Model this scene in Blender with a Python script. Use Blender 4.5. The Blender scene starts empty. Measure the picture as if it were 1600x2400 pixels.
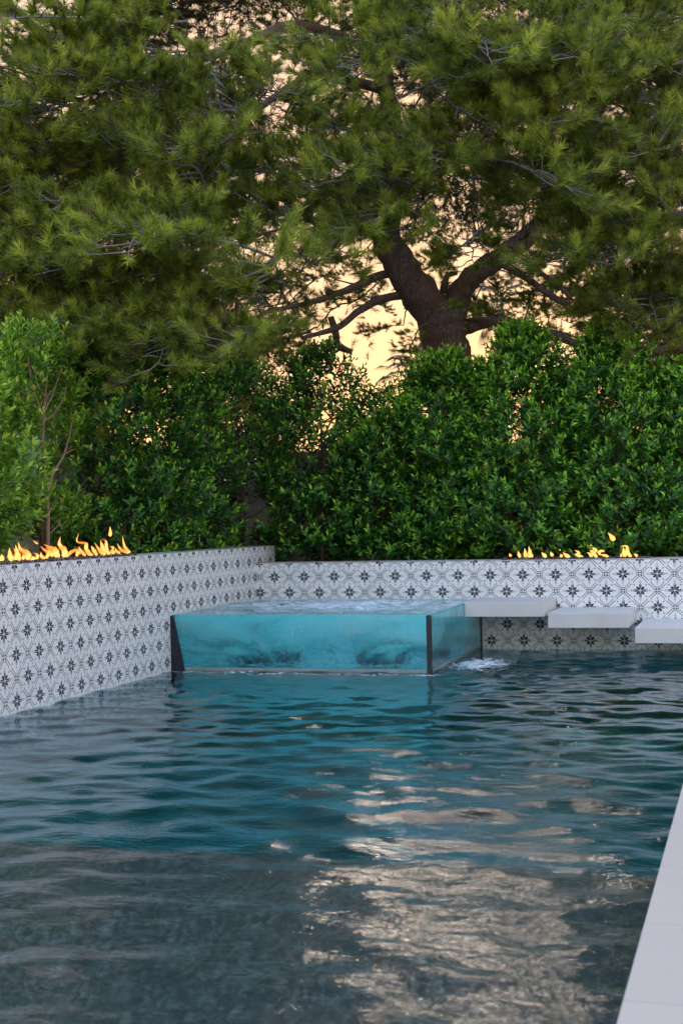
import bpy, math, random
import numpy as np
from mathutils import Vector, Matrix, Euler, noise
R = math.radians
SC = bpy.context.scene
COL = SC.collection
random.seed(7)
rng = np.random.default_rng(11)

# ------------------------------------------------------------------ camera
TS = 0.2                                  # side of a wall tile, metres
CAM = dict(f=3247.3, X=6.2207, Y=-16.7993, Z=1.6204, yaw=-0.2921, pit=0.0055, roll=-0.0218)
cam_d = bpy.data.cameras.new('camera')
cam = bpy.data.objects.new('camera', cam_d)
COL.objects.link(cam)
SC.camera = cam
cam_d.sensor_fit = 'VERTICAL'; cam_d.sensor_height = 36.0; cam_d.sensor_width = 24.0
cam_d.lens = CAM['f'] / 2400 * 36
cam_d.clip_start = 0.1; cam_d.clip_end = 6000
cam_d.dof.use_dof = True; cam_d.dof.focus_distance = 15.5; cam_d.dof.aperture_fstop = 4.0


def ray(px, py):
    r = (px - 800) / CAM['f']; v = (1200 - py) / CAM['f']
    cr, sr = math.cos(CAM['roll']), math.sin(CAM['roll'])
    r, v = r * cr - v * sr, r * sr + v * cr
    cp, sp = math.cos(CAM['pit']), math.sin(CAM['pit'])
    fw = cp - v * sp; u = sp + v * cp
    c, s = math.cos(CAM['yaw']), math.sin(CAM['yaw'])
    return Vector((fw * s + r * c, fw * c - r * s, u))


CP = Vector((CAM['X'], CAM['Y'], CAM['Z']))
fwd = ray(800, 1200); rgt = (ray(1200, 1200) - fwd).normalized(); upv = (ray(800, 800) - fwd).normalized()
fwd.normalize()
cam.matrix_world = Matrix(((rgt.x, upv.x, -fwd.x, CP.x), (rgt.y, upv.y, -fwd.y, CP.y),
                           (rgt.z, upv.z, -fwd.z, CP.z), (0, 0, 0, 1)))


def on_plane(px, py, ax, val):            # survey: where a sight line meets a wall, a water level ...
    d = ray(px, py); t = (val - CP[ax]) / d[ax]
    return CP + d * t


def at_depth(px, py, dep):
    return CP + ray(px, py) * dep


# ------------------------------------------------------------------ sky, sun, exposure
SUN_EL, SUN_AZ = 20.0, math.atan2(-0.185, 0.97)      # azimuth measured from +Y towards +X
w = bpy.data.worlds.new('World'); SC.world = w; w.use_nodes = True
wn = w.node_tree; wn.nodes.clear()
sky = wn.nodes.new('ShaderNodeTexSky'); sky.sky_type = 'NISHITA'; sky.sun_disc = False
sky.sun_elevation = R(SUN_EL); sky.sun_rotation = SUN_AZ
sky.altitude = 300; sky.air_density = 2.0; sky.dust_density = 10.0; sky.ozone_density = 3.0
# soft evening contrast: luminance strongly compressed, hue kept
bwn = wn.nodes.new('ShaderNodeRGBToBW'); dv = wn.nodes.new('ShaderNodeMixRGB'); dv.blend_type = 'DIVIDE'; dv.inputs['Fac'].default_value = 1
gm = wn.nodes.new('ShaderNodeGamma'); gm.inputs['Gamma'].default_value = 0.84
pw = wn.nodes.new('ShaderNodeMath'); pw.operation = 'POWER'; pw.inputs[1].default_value = -0.09
hs = wn.nodes.new('ShaderNodeMixRGB'); hs.blend_type = 'MULTIPLY'; hs.inputs['Fac'].default_value = 1
wb = wn.nodes.new('ShaderNodeMixRGB'); wb.blend_type = 'MULTIPLY'; wb.inputs['Fac'].default_value = 1; wb.inputs['Color2'].default_value = (1.0, .86, .92, 1)
bg = wn.nodes.new('ShaderNodeBackground'); bg.inputs['Strength'].default_value = 0.12
wo = wn.nodes.new('ShaderNodeOutputWorld')
wn.links.new(sky.outputs[0], bwn.inputs[0]); wn.links.new(sky.outputs[0], dv.inputs['Color1']); wn.links.new(bwn.outputs[0], dv.inputs['Color2'])
wn.links.new(dv.outputs[0], gm.inputs[0]); wn.links.new(bwn.outputs[0], pw.inputs[0]); wn.links.new(gm.outputs[0], hs.inputs['Color1']); wn.links.new(pw.outputs[0], hs.inputs['Color2']); wn.links.new(hs.outputs[0], wb.inputs['Color1']); wn.links.new(wb.outputs[0], bg.inputs['Color']); wn.links.new(bg.outputs[0], wo.inputs['Surface'])
sun_d = bpy.data.lights.new('sun', 'SUN'); sun_d.energy = 0.06; sun_d.angle = R(11); sun_d.color = (1, .80, .62)
sun = bpy.data.objects.new('sun', sun_d); COL.objects.link(sun)
sd = Vector((math.sin(SUN_AZ) * math.cos(R(SUN_EL)), math.cos(SUN_AZ) * math.cos(R(SUN_EL)), math.sin(R(SUN_EL))))
sun.rotation_euler = sd.to_track_quat('Z', 'Y').to_euler()
SC.view_settings.view_transform = 'Standard'; SC.view_settings.look = 'None'
SC.view_settings.exposure = 3.8; SC.view_settings.gamma = 1.0; SC.view_settings.use_curve_mapping = False
SC.render.engine = 'CYCLES'
SC.cycles.use_denoising = True
SC.cycles.max_bounces = 18; SC.cycles.transmission_bounces = 12; SC.cycles.transparent_max_bounces = 12
SC.cycles.diffuse_bounces = 4; SC.cycles.volume_bounces = 12
SC.cycles.sample_clamp_indirect = 8


# ------------------------------------------------------------------ helpers
def lin(c):
    return tuple(((x / 255) / 12.92 if x / 255 <= .04045 else (((x / 255) + .055) / 1.055) ** 2.4) for x in c)


class NT:
    def __init__(s, name):
        s.m = bpy.data.materials.new(name); s.m.use_nodes = True
        s.t = s.m.node_tree; s.t.nodes.clear()
        s.out = s.n('ShaderNodeOutputMaterial')

    def n(s, ty, ins=None, **kw):
        x = s.t.nodes.new(ty)
        for k, v in kw.items(): setattr(x, k, v)
        for k, v in (ins or {}).items(): s.set(x, k, v)
        return x

    def set(s, x, k, v):
        i = x.inputs[k]
        if isinstance(v, bpy.types.NodeSocket): s.t.links.new(v, i)
        elif isinstance(v, (tuple, list)) and len(v) == 3 and i.type == 'RGBA': i.default_value = (*v, 1)
        else: i.default_value = v

    def coord(s, kind='Object'):
        return s.n('ShaderNodeTexCoord').outputs[kind]

    def pos(s):
        return s.n('ShaderNodeNewGeometry').outputs['Position']

    def mapv(s, vec, scale=(1, 1, 1), rot=(0, 0, 0), loc=(0, 0, 0)):
        return s.n('ShaderNodeMapping', {'Vector': vec, 'Scale': scale, 'Rotation': rot, 'Location': loc}).outputs[0]

    def noise(s, vec, scale, detail=3, rough=.55, dist=0):
        return s.n('ShaderNodeTexNoise', {'Vector': vec, 'Scale': scale, 'Detail': detail, 'Roughness': rough, 'Distortion': dist}).outputs['Fac']

    def ramp(s, fac, stops):
        x = s.n('ShaderNodeValToRGB', {'Fac': fac}); e = x.color_ramp.elements
        while len(e) < len(stops): e.new(.5)
        for a, (p, c) in zip(e, stops): a.position = p; a.color = (*c, 1)
        return x.outputs[0]

    def rng(s, v, a, b, c, d):
        return s.n('ShaderNodeMapRange', {'Value': v, 'From Min': a, 'From Max': b, 'To Min': c, 'To Max': d}).outputs[0]

    def mix(s, fac, a, b, mode='MIX'):
        x = s.n('ShaderNodeMixRGB', {'Fac': fac, 'Color1': a, 'Color2': b}); x.blend_type = mode
        return x.outputs[0]

    def math(s, op, a, b=0.0, c=0.0):
        x = s.n('ShaderNodeMath', {0: a, 1: b, 2: c}); x.operation = op
        return x.outputs[0]

    def bump(s, h, strength=.3, dist=.02, normal=None):
        d = {'Height': h, 'Strength': strength, 'Distance': dist}
        if normal: d['Normal'] = normal
        return s.n('ShaderNodeBump', d).outputs[0]

    def princ(s, **ins):
        p = s.n('ShaderNodeBsdfPrincipled')
        for k, v in ins.items(): s.set(p, k.replace('_', ' '), v)
        return p

    def done(s, sh, vol=None):
        s.t.links.new(sh, s.out.inputs['Surface'])
        if vol: s.t.links.new(vol, s.out.inputs['Volume'])
        return s.m


def tagit(o, label=None, cat=None, group=None, kind=None):
    if label: o['label'] = label
    if cat: o['category'] = cat
    if group: o['group'] = group
    if kind: o['kind'] = kind
    return o


def link(name, me, parent=None, loc=(0, 0, 0), rot=(0, 0, 0), scale=(1, 1, 1)):
    o = bpy.data.objects.new(name, me); COL.objects.link(o)
    o.location = loc; o.rotation_euler = rot; o.scale = scale
    if parent is not None: o.parent = parent
    return o


def empty(name, loc, label, cat, group=None):
    o = bpy.data.objects.new(name, None); COL.objects.link(o); o.location = loc
    o.empty_display_size = .2
    return tagit(o, label, cat, group)


class MB:
    """collects triangles and quads for one mesh"""
    def __init__(s): s.v = []; s.f = []; s.m = []

    def face(s, pts, mi=0):
        b = len(s.v); s.v += [tuple(p) for p in pts]; s.f.append(tuple(range(b, b + len(pts)))); s.m.append(mi)

    def box(s, a, b, mi=0, ch=0.0):
        (x0, y0, z0), (x1, y1, z1) = a, b
        if ch <= 0:
            P = [(x0, y0, z0), (x1, y0, z0), (x1, y1, z0), (x0, y1, z0), (x0, y0, z1), (x1, y0, z1), (x1, y1, z1), (x0, y1, z1)]
            n = len(s.v); s.v += P
            for q in ((0, 3, 2, 1), (4, 5, 6, 7), (0, 1, 5, 4), (1, 2, 6, 5), (2, 3, 7, 6), (3, 0, 4, 7)):
                s.f.append(tuple(n + i for i in q)); s.m.append(mi)
            return
        import bmesh
        bm = bmesh.new(); bmesh.ops.create_cube(bm, size=1)
        for v in bm.verts:
            v.co = Vector(((x0 + x1) / 2 + v.co.x * (x1 - x0), (y0 + y1) / 2 + v.co.y * (y1 - y0), (z0 + z1) / 2 + v.co.z * (z1 - z0)))
        bmesh.ops.bevel(bm, geom=bm.edges[:], offset=ch, segments=2, profile=.6, affect='EDGES')
        bm.verts.ensure_lookup_table(); n = len(s.v)
        s.v += [tuple(v.co) for v in bm.verts]
        for f in bm.faces: s.f.append(tuple(n + v.index for v in f.verts)); s.m.append(mi)
        bm.free()

    def tube(s, pts, rad, sides=7, mi=0, cap=True, wob=0.0):
        pts = [Vector(p) for p in pts]; n0 = len(s.v); prev = None
        for i, p in enumerate(pts):
            t = (pts[min(i + 1, len(pts) - 1)] - pts[max(i - 1, 0)]).normalized()
            a = prev if prev is not None else (Vector((0, 0, 1)) if abs(t.z) < .8 else Vector((1, 0, 0)))
            a = (a - t * a.dot(t)).normalized(); prev = a; b = t.cross(a)
            r = rad[i] if hasattr(rad, '__len__') else rad
            for k in range(sides):
                th = 2 * math.pi * k / sides
                rr = r * (1 + (wob * noise.noise(p * 2.3 + Vector((math.cos(th), math.sin(th), i * .37))) if wob else 0))
                s.v.append(tuple(p + (a * math.cos(th) + b * math.sin(th)) * rr))
        for i in range(len(pts) - 1):
            for k in range(sides):
                k2 = (k + 1) % sides
                s.f.append((n0 + i * sides + k, n0 + i * sides + k2, n0 + (i + 1) * sides + k2, n0 + (i + 1) * sides + k)); s.m.append(mi)
        if cap:
            s.f.append(tuple(n0 + k for k in range(sides))[::-1]); s.m.append(mi)
            e = n0 + (len(pts) - 1) * sides
            s.f.append(tuple(e + k for k in range(sides))); s.m.append(mi)

    def mesh(s, name, mats, smooth=False):
        me = bpy.data.meshes.new(name); me.from_pydata(s.v, [], s.f)
        for m in mats: me.materials.append(m)
        if len(mats) > 1: me.polygons.foreach_set('material_index', s.m)
        if smooth: me.polygons.foreach_set('use_smooth', [True] * len(s.f))
        me.update()
        return me

    def obj(s, name, mats, parent=None, smooth=False, **kw):
        return link(name, s.mesh(name, mats if isinstance(mats, list) else [mats], smooth), parent, **kw)


def tri_mesh(name, V, F, mats, midx=None, smooth=False, attr=None):
    """V (n,3), F (m,3) numpy -> mesh quickly; attr = per-vertex float called 'vary'"""
    me = bpy.data.meshes.new(name)
    me.vertices.add(len(V)); me.vertices.foreach_set('co', np.ascontiguousarray(V, dtype=np.float32).ravel())
    m = len(F); me.loops.add(m * 3); me.polygons.add(m)
    me.loops.foreach_set('vertex_index', np.ascontiguousarray(F, dtype=np.int32).ravel())
    me.polygons.foreach_set('loop_start', np.arange(m, dtype=np.int32) * 3)
    me.polygons.foreach_set('loop_total', np.full(m, 3, dtype=np.int32))
    for q in mats: me.materials.append(q)
    if midx is not None: me.polygons.foreach_set('material_index', np.ascontiguousarray(midx, dtype=np.int32))
    if smooth: me.polygons.foreach_set('use_smooth', np.ones(m, dtype=bool))
    if attr is not None:
        a = me.attributes.new('vary', 'FLOAT', 'POINT'); a.data.foreach_set('value', np.ascontiguousarray(attr, dtype=np.float32))
    me.update(calc_edges=True); me.validate()
    return me


def smooth_path(ctrl, n=6, jit=0.0, rnd=random):
    P = [Vector(c) for c in ctrl]; P = [P[0] * 2 - P[1]] + P + [P[-1] * 2 - P[-2]]; out = []
    for i in range(1, len(P) - 2):
        for k in range(n):
            t = k / n; a, b, c, d = P[i - 1], P[i], P[i + 1], P[i + 2]
            q = .5 * ((2 * b) + (c - a) * t + (2 * a - 5 * b + 4 * c - d) * t * t + (3 * b - a - 3 * c + d) * t ** 3)
            if jit and (i > 1 or k): q = q + Vector((rnd.gauss(0, jit), rnd.gauss(0, jit), rnd.gauss(0, jit)))
            out.append(q)
    out.append(P[-2]); return out


def lerp_list(vals, n):
    return [float(x) for x in np.interp(np.linspace(0, 1, n), np.linspace(0, 1, len(vals)), vals)]


# ------------------------------------------------------------------ materials
def m_glaze():
    t = NT('glazed_white_tile'); p = t.pos()
    c = t.mix(t.noise(p, 1.7, 4), (.70, .71, .73), (.80, .80, .80))
    inf = t.n('ShaderNodeObjectInfo').outputs['Random']
    c = t.mix(t.rng(inf, 0, 1, 0, .6), c, (.64, .665, .69))
    b = t.bump(t.noise(p, 60, 2), .06, .002)
    return t.done(t.princ(Base_Color=c, Roughness=.38, Normal=b).outputs[0])


def m_flat(name, col, rough=.5, var=.15, scale=8, bump=.0, bscale=40, metal=0.0, spec=None):
    t = NT(name); p = t.pos()
    dark = tuple(x * (1 - var) for x in col); light = tuple(min(1, x * (1 + var)) for x in col)
    c = t.ramp(t.noise(p, scale, 6, .6), [(.3, dark), (.7, light)])
    kw = dict(Base_Color=c, Roughness=rough, Metallic=metal)
    if bump: kw['Normal'] = t.bump(t.noise(p, bscale, 5, .6), bump, .01)
    pr = t.princ(**kw)
    if spec is not None: t.set(pr, 'Specular IOR Level', spec)
    return t.done(pr.outputs[0])


M = {}
M['glaze'] = m_glaze()
M['ink'] = m_flat('black_print', (.006, .008, .012), .6, .2, spec=.05)
M['line_ink'] = m_flat('slate_print', (.030, .052, .068), .6, .2, spec=.05)
M['grout'] = m_flat('grout', (.60, .60, .60), .9, .15, 20)
M['cap'] = m_flat('wall_cap_stone', (.42, .40, .40), .7, .18, 6, .15)
M['black_frame'] = m_flat('black_sealant_post', (.008, .012, .022), .35, .2)
M['soil'] = m_flat('soil', (.07, .045, .03), .95, .4, 5, .6, 12)
M['ground'] = m_flat('dry_ground', (.13, .11, .08), .95, .3, .8, .4, 6)
M['block'] = m_flat('painted_block', (.46, .44, .44), .85, .12, 5, .3, 60)
M['mortar'] = m_flat('block_mortar', (.33, .31, .31), .9, .15, 12, .2)
M['trough'] = m_flat('trough_metal', (.06, .05, .05), .6, .3, 10)
M['stake'] = m_flat('wooden_stake', (.13, .065, .04), .8, .3, 20, .4, 50)
M['tie'] = m_flat('green_tie_tape', (.01, .16, .13), .5, .1)
M['cone'] = m_flat('pine_cone', (.13, .085, .055), .8, .3, 40)


def m_concrete(name, col):
    t = NT(name); p = t.pos()
    c = t.mix(t.noise(p, 2.2, 6, .65), tuple(x * .80 for x in col), tuple(x * 1.08 for x in col))
    pits = t.rng(t.noise(p, 38, 3, .6), .70, .76, 0, 1)
    c = t.mix(t.math('MULTIPLY', pits, .35), c, tuple(x * .45 for x in col))
    h = t.math('SUBTRACT', t.noise(p, 90, 4), pits)
    return t.done(t.princ(Base_Color=c, Roughness=.75, Normal=t.bump(h, .15, .004)).outputs[0])


M['step'] = m_concrete('pale_cast_concrete', (.60, .585, .57))


def m_coping():
    t = NT('pale_limestone_paving'); p = t.pos()
    inf = t.n('ShaderNodeObjectInfo').outputs['Random']
    c = t.mix(t.noise(p, 1.3, 7, .62), (.36, .345, .30), (.45, .425, .37))
    c = t.mix(t.rng(inf, 0, 1, 0, .4), c, (.38, .365, .335))
    c = t.mix(t.math('MULTIPLY', t.rng(t.noise(p, 9, 5, .7), .55, .75, 0, 1), .25), c, (.42, .41, .40))
    return t.done(t.princ(Base_Color=c, Roughness=.6, Normal=t.bump(t.noise(p, 70, 4), .1, .003)).outputs[0])


M['coping'] = m_coping()


def m_pebble():
    t = NT('pebble_pool_plaster'); p = t.pos()
    v = t.n('ShaderNodeTexVoronoi', {'Vector': p, 'Scale': 55}); v.feature = 'F1'
    c1 = t.ramp(t.n('ShaderNodeSeparateColor', {0: v.outputs['Color']}).outputs[0],
                [(0, (.012, .016, .017)), (.4, (.018, .034, .037)), (.75, (.042, .064, .066)), (1, (.20, .22, .21))])
    c = t.mix(t.rng(t.noise(p, 1.1, 4), .35, .65, 0, 1), c1, t.mix(.5, c1, (.03, .045, .05)))
    return t.done(t.princ(Base_Color=c, Roughness=.6, Normal=t.bump(v.outputs['Distance'], .4, .01)).outputs[0])


M['pebble'] = m_pebble()
M['bench'] = m_flat('spa_plaster', (.34, .35, .33), .7, .2, 3)
M['deep'] = m_flat('teal_pool_plaster', (.012, .42, .46), .7, .15, 3)


def m_water():
    t = NT('pool_water'); p = t.pos()
    a = t.noise(t.mapv(p, (1.0, 1.6, 1)), 3.6, 2, .5, .5)
    b = t.noise(t.mapv(p, (1.0, 1.9, 1), loc=(3, 1, 0)), 13, 3, .55, .4)
    c = t.noise(t.mapv(p, (1.0, 1.5, 1), loc=(1, 7, 0)), 42, 2, .5, .2)
    h = t.math('ADD', t.math('MULTIPLY', a, .55), t.math('MULTIPLY', t.math('ADD', t.math('MULTIPLY', b, .44), t.math('MULTIPLY', c, .03)), t.rng(t.n('ShaderNodeSeparateXYZ', {0: p}).outputs[1], -9.5, -4.5, 1, .12)))
    nrm = t.bump(h, .8, .014)
    wat = t.princ(Base_Color=(1, 1, 1), Roughness=.015, IOR=1.29, Transmission_Weight=1.0, Normal=nrm)
    # foam where the spa spills over and along its foot
    sp = t.n('ShaderNodeSeparateXYZ', {0: p})
    X, Y = sp.outputs[0], sp.outputs[1]
    dx = t.math('SUBTRACT', X, 3.25); dy = t.math('SUBTRACT', Y, -1.75)
    dd = t.math('SQRT', t.math('ADD', t.math('POWER', t.math('MULTIPLY', dx, 1.5), 2), t.math('POWER', t.math('MULTIPLY', dy, .75), 2)))
    near = t.rng(dd, .15, .95, 1, 0)
    fy = t.math('ABSOLUTE', t.math('SUBTRACT', Y, -2.86)); fx = t.rng(X, 2.9, 3.3, 1, 0)
    near2 = t.math('MULTIPLY', t.rng(fy, .02, .22, .72, 0), fx)
    near = t.math('MAXIMUM', near, near2)
    fn = t.noise(t.mapv(p, (1, 1.2, 1)), 11, 6, .72, 1.2)
    fo = t.rng(t.math('ADD', fn, t.math('MULTIPLY', near, .30)), .70, .83, 0, 1)
    fo = t.math('MULTIPLY', fo, t.rng(near, .02, .2, 0, 1))
    foam = t.princ(Base_Color=(.75, .80, .84), Roughness=.6, Normal=nrm)
    mx = t.n('ShaderNodeMixShader', {0: fo, 1: wat.outputs[0], 2: foam.outputs[0]})
    ab = t.n('ShaderNodeVolumeAbsorption', {'Color': (.0, .77, .81), 'Density': .5})
    return t.done(mx.outputs[0], ab.outputs[0])


M['water'] = m_water()


def m_spa_water():
    t = NT('aerated_spa_water'); p = t.pos()
    a = t.noise(t.mapv(p, (1, 1.3, 1)), 6, 4, .6, 1.0)
    nrm = t.bump(a, .6, .03)
    top = t.n('ShaderNodeSeparateXYZ', {0: p}).outputs[2]
    up = t.n('ShaderNodeSeparateXYZ', {0: t.n('ShaderNodeNewGeometry').outputs['True Normal']}).outputs[2]
    wat = t.princ(Base_Color=(1, 1, 1), Roughness=.04, IOR=1.33, Transmission_Weight=1.0, Normal=nrm)
    foam = t.princ(Base_Color=(.62, .74, .82), Roughness=.55, Normal=nrm)
    sp = t.n('ShaderNodeSeparateXYZ', {0: p})
    dx = t.math('MULTIPLY', t.math('SUBTRACT', sp.outputs[0], 1.55), .62)
    dy = t.math('MULTIPLY', t.math('SUBTRACT', sp.outputs[1], -1.05), .85)
    dd = t.math('SQRT', t.math('ADD', t.math('POWER', dx, 2), t.math('POWER', dy, 2)))
    fn = t.noise(t.mapv(p, (1, 1.5, 1)), 3.6, 6, .68, 1.5)
    fo = t.rng(t.math('SUBTRACT', fn, t.math('MULTIPLY', dd, .17)), .30, .46, 0, 1)
    fo = t.math('MULTIPLY', fo, t.rng(up, .3, .6, 0, 1))
    mx = t.n('ShaderNodeMixShader', {0: fo, 1: wat.outputs[0], 2: foam.outputs[0]})
    va = t.n('ShaderNodeVolumeAbsorption', {'Color': (.0, .95, .98), 'Density': .5})
    cl = t.noise(t.mapv(p, (.8, .8, 1.5), loc=(2.3, 0, .4)), 1.9, 4, .6, 1.2)
    cz = t.rng(sp.outputs[2], .05, .5, -.10, .07)
    den = t.rng(t.math('ADD', cl, cz), .53, .63, .06, 9.0)
    vs = t.n('ShaderNodeVolumeScatter', {'Color': (.16, .95, .995), 'Density': den, 'Anisotropy': .1})
    ad = t.n('ShaderNodeAddShader', {0: va.outputs[0], 1: vs.outputs[0]})
    return t.done(mx.outputs[0], ad.outputs[0])


M['spa_water'] = m_spa_water()


def m_glass():
    t = NT('spa_glass_with_water_film'); p = t.pos()
    st = t.noise(t.mapv(p, (1, 1, .07)), 17, 4, .6)
    st2 = t.noise(t.mapv(p, (1, 1, .12)), 80, 3, .6)
    nrm = t.bump(t.math('ADD', st, t.math('MULTIPLY', st2, .5)), .35, .006)
    g = t.princ(Base_Color=(.90, .98, 1.0), Roughness=.02, IOR=1.12, Transmission_Weight=1.0, Normal=nrm)
    f = t.princ(Base_Color=(.55, .74, .80), Roughness=.35, Normal=nrm)
    fac = t.rng(st, .56, .9, 0.0, .12)
    return t.done(t.n('ShaderNodeMixShader', {0: fac, 1: g.outputs[0], 2: f.outputs[0]}).outputs[0])


M['glass'] = m_glass()


def m_leaf(name, a, b, c, trans=.35, rough=.35, brown=None):
    """a dark .. c young; 'vary' point attribute drives it"""
    t = NT(name)
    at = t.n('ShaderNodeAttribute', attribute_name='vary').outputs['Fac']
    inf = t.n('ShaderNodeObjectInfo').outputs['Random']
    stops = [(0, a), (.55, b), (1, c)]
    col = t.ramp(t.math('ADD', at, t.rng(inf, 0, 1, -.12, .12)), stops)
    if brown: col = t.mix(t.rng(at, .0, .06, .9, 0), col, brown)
    p = t.princ(Base_Color=col, Roughness=rough)
    tr = t.n('ShaderNodeBsdfTranslucent', {'Color': t.mix(.5, col, t.mix(1, col, (1.6, 1.9, .6), 'MULTIPLY'))})
    return t.done(t.n('ShaderNodeMixShader', {0: trans, 1: p.outputs[0], 2: tr.outputs[0]}).outputs[0])


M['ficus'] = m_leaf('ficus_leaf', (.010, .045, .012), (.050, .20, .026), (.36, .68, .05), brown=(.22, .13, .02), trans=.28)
M['ficus_young'] = m_leaf('yellowish_ficus_leaf', (.05, .13, .018), (.15, .30, .035), (.42, .55, .06))
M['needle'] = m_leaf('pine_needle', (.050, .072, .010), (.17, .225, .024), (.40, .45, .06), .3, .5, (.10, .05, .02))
M['needle_shade'] = m_leaf('shaded_old_pine_needle', (.020, .024, .007), (.042, .048, .011), (.10, .09, .02), .3, .5)  # old inner needles, darkened in colour for the shade inside the crown
M['olive'] = m_leaf('grey_green_leaf', (.05, .07, .03), (.10, .12, .06), (.18, .20, .11), .4, .5)
M['sunlit'] = m_leaf('sunset_tinted_leaf', (.18, .06, .01), (.34, .13, .02), (.48, .22, .04), .55, .5)  # dead foliage with orange sunset light put into its leaf colour
M['palm'] = m_leaf('palm_frond', (.03, .04, .02), (.05, .065, .03), (.08, .09, .04), .2, .5)


def m_bark(name, c1, c2, sc=9):
    t = NT(name); p = t.pos()
    n = t.noise(p, sc * 2.5, 5, .65)
    wob = t.n('ShaderNodeTexNoise', {'Vector': p, 'Scale': 3.5, 'Detail': 4}).outputs['Color']
    pv = t.n('ShaderNodeVectorMath', {0: t.mapv(p, (1, 1, .40)), 1: t.n('ShaderNodeVectorMath', {0: wob, 1: (.35, .35, .35)}, operation='MULTIPLY').outputs[0]}).outputs[0]
    v = t.n('ShaderNodeTexVoronoi', {'Vector': pv, 'Scale': sc, 'Randomness': 1.0}); v.feature = 'DISTANCE_TO_EDGE'
    c = t.mix(n, c1, c2)
    c = t.mix(t.rng(v.outputs['Distance'], 0, .16, .55, 0), c, tuple(x * .35 for x in c1))
    c = t.mix(t.rng(t.noise(p, 1.6, 4), .4, .65, 0, .6), c, (.17, .085, .055))
    h = t.math('ADD', t.math('MINIMUM', v.outputs['Distance'], .2), t.math('MULTIPLY', n, .25))
    return t.done(t.princ(Base_Color=c, Roughness=.9, Normal=t.bump(h, .9, .08)).outputs[0])


M['bark'] = m_bark('pine_bark', (.085, .055, .042), (.22, .165, .13), 13)
M['twig'] = m_flat('grey_twig', (.16, .145, .14), .85, .3, 12)
M['stem'] = m_flat('smooth_brown_stem', (.22, .13, .085), .75, .3, 14)
M['dark_stem'] = m_flat('hedge_stem', (.10, .065, .04), .8, .3, 14)
M['core_twig'] = m_flat('dark_twig', (.06, .048, .04), .9, .3, 12)


def m_flame():
    t = NT('gas_flame')
    at = t.n('ShaderNodeAttribute', attribute_name='vary').outputs['Fac']
    c = t.ramp(at, [(0, (1, .50, .12)), (.45, (1, .33, .05)), (1, (.95, .15, .01))])
    lw = t.n('ShaderNodeLayerWeight', {'Blend': .35}).outputs['Facing']
    c = t.mix(t.rng(lw, .0, .4, .9, 0), c, (1.35, .72, .20))
    em = t.n('ShaderNodeEmission', {'Color': c, 'Strength': .115})
    tr = t.n('ShaderNodeBsdfTransparent')
    return t.done(t.n('ShaderNodeMixShader', {0: t.rng(lw, .12, .72, 0.05, 1), 1: em.outputs[0], 2: tr.outputs[0]}).outputs[0])


M['flame'] = m_flame()


def m_lava():
    t = NT('fire_glass_and_lava_chips')
    inf = t.noise(t.pos(), 45, 1)
    c = t.ramp(inf, [(.35, (.03, .02, .025)), (.6, (.10, .06, .06)), (.7, (.45, .45, .5))])
    return t.done(t.princ(Base_Color=c, Roughness=.35).outputs[0])


M['lava'] = m_lava()

# ------------------------------------------------------------------ ground, pool shell
WALL_X0, POOL_Y0, COP_X = -0.38, -13.6, 5.78
g = MB()
g.face([(-400, 1.0 + .9, .95), (400, 1.9, .95), (400, 2500, .95), (-400, 2500, .95)])
g.face([(-400, -300, .95), (-1.6, -300, .95), (-1.6, 1.9, .95), (-400, 1.9, .95)])
tagit(g.obj('ground', M['ground']), kind='structure')
g = MB(); g.box((-1.6, -14, .2), (WALL_X0, 2.0, 1.0)); g.box((WALL_X0, .77, .2), (9, 2.0, 1.0)); g.box((.0, .40, .2), (9, .77, 1.0))
bed = tagit(g.obj('planting_bed', M['soil']), kind='structure')
# pool shell: deep floor, shallow sun shelf, side walls
sh = MB()
sh.box((-.38, -10.15, -1.75), (6.2, .4, -1.55))
sh.box((5.80, -14.0, -1.55), (6.2, .4, -.02))
sh.box((-.38, -14.0, -1.75), (6.2, -13.6, -.02))
tagit(sh.obj('pool_floor', M['deep']), kind='structure')
sh = MB(); sh.box((0.0, -13.6, -1.75), (5.80, -10.15, -.30))
tagit(sh.obj('sun_shelf', M['pebble']), kind='structure')

# deck with its coping stones
dk = MB()
dk.box((6.42, -14.0, -.3), (60, .4, .085))
dk.box((-60, -60, -.3), (60, -14.0, .085))
deck = tagit(dk.obj('pool_deck', M['coping']), kind='structure')
cs = MB(); cs.box((0, -.4262, -.05), (.64, .4262, .10), ch=.003); cs_me = cs.mesh('coping_stone', [M['coping']])
y = -9.84 + .855 * 12
for k in range(18):
    yy = -9.84 + .855 * (11 - k) - .4275
    if yy > .35 or yy < -14.2: continue
    link('coping_stone', cs_me, deck, loc=(COP_X, yy, 0))
ps = MB(); ps.box((-.4175, -.4225, 0), (.4175, .4225, .10), ch=.004); ps_me = ps.mesh('paving_stone', [M['coping']])
for i in range(3):
    for k in range(18):
        yy = -9.84 + .855 * (11 - k) - .4275
        if yy > .35 or yy < -14.2: continue
        link('paving_stone', ps_me, deck, loc=(6.43 + .4225 + i * .845, yy, 0))
for i in range(11):                       # near end of the pool
    link('paving_stone', ps_me, deck, loc=(.43 + i * .845 - .8, -14.02, .003))

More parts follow.
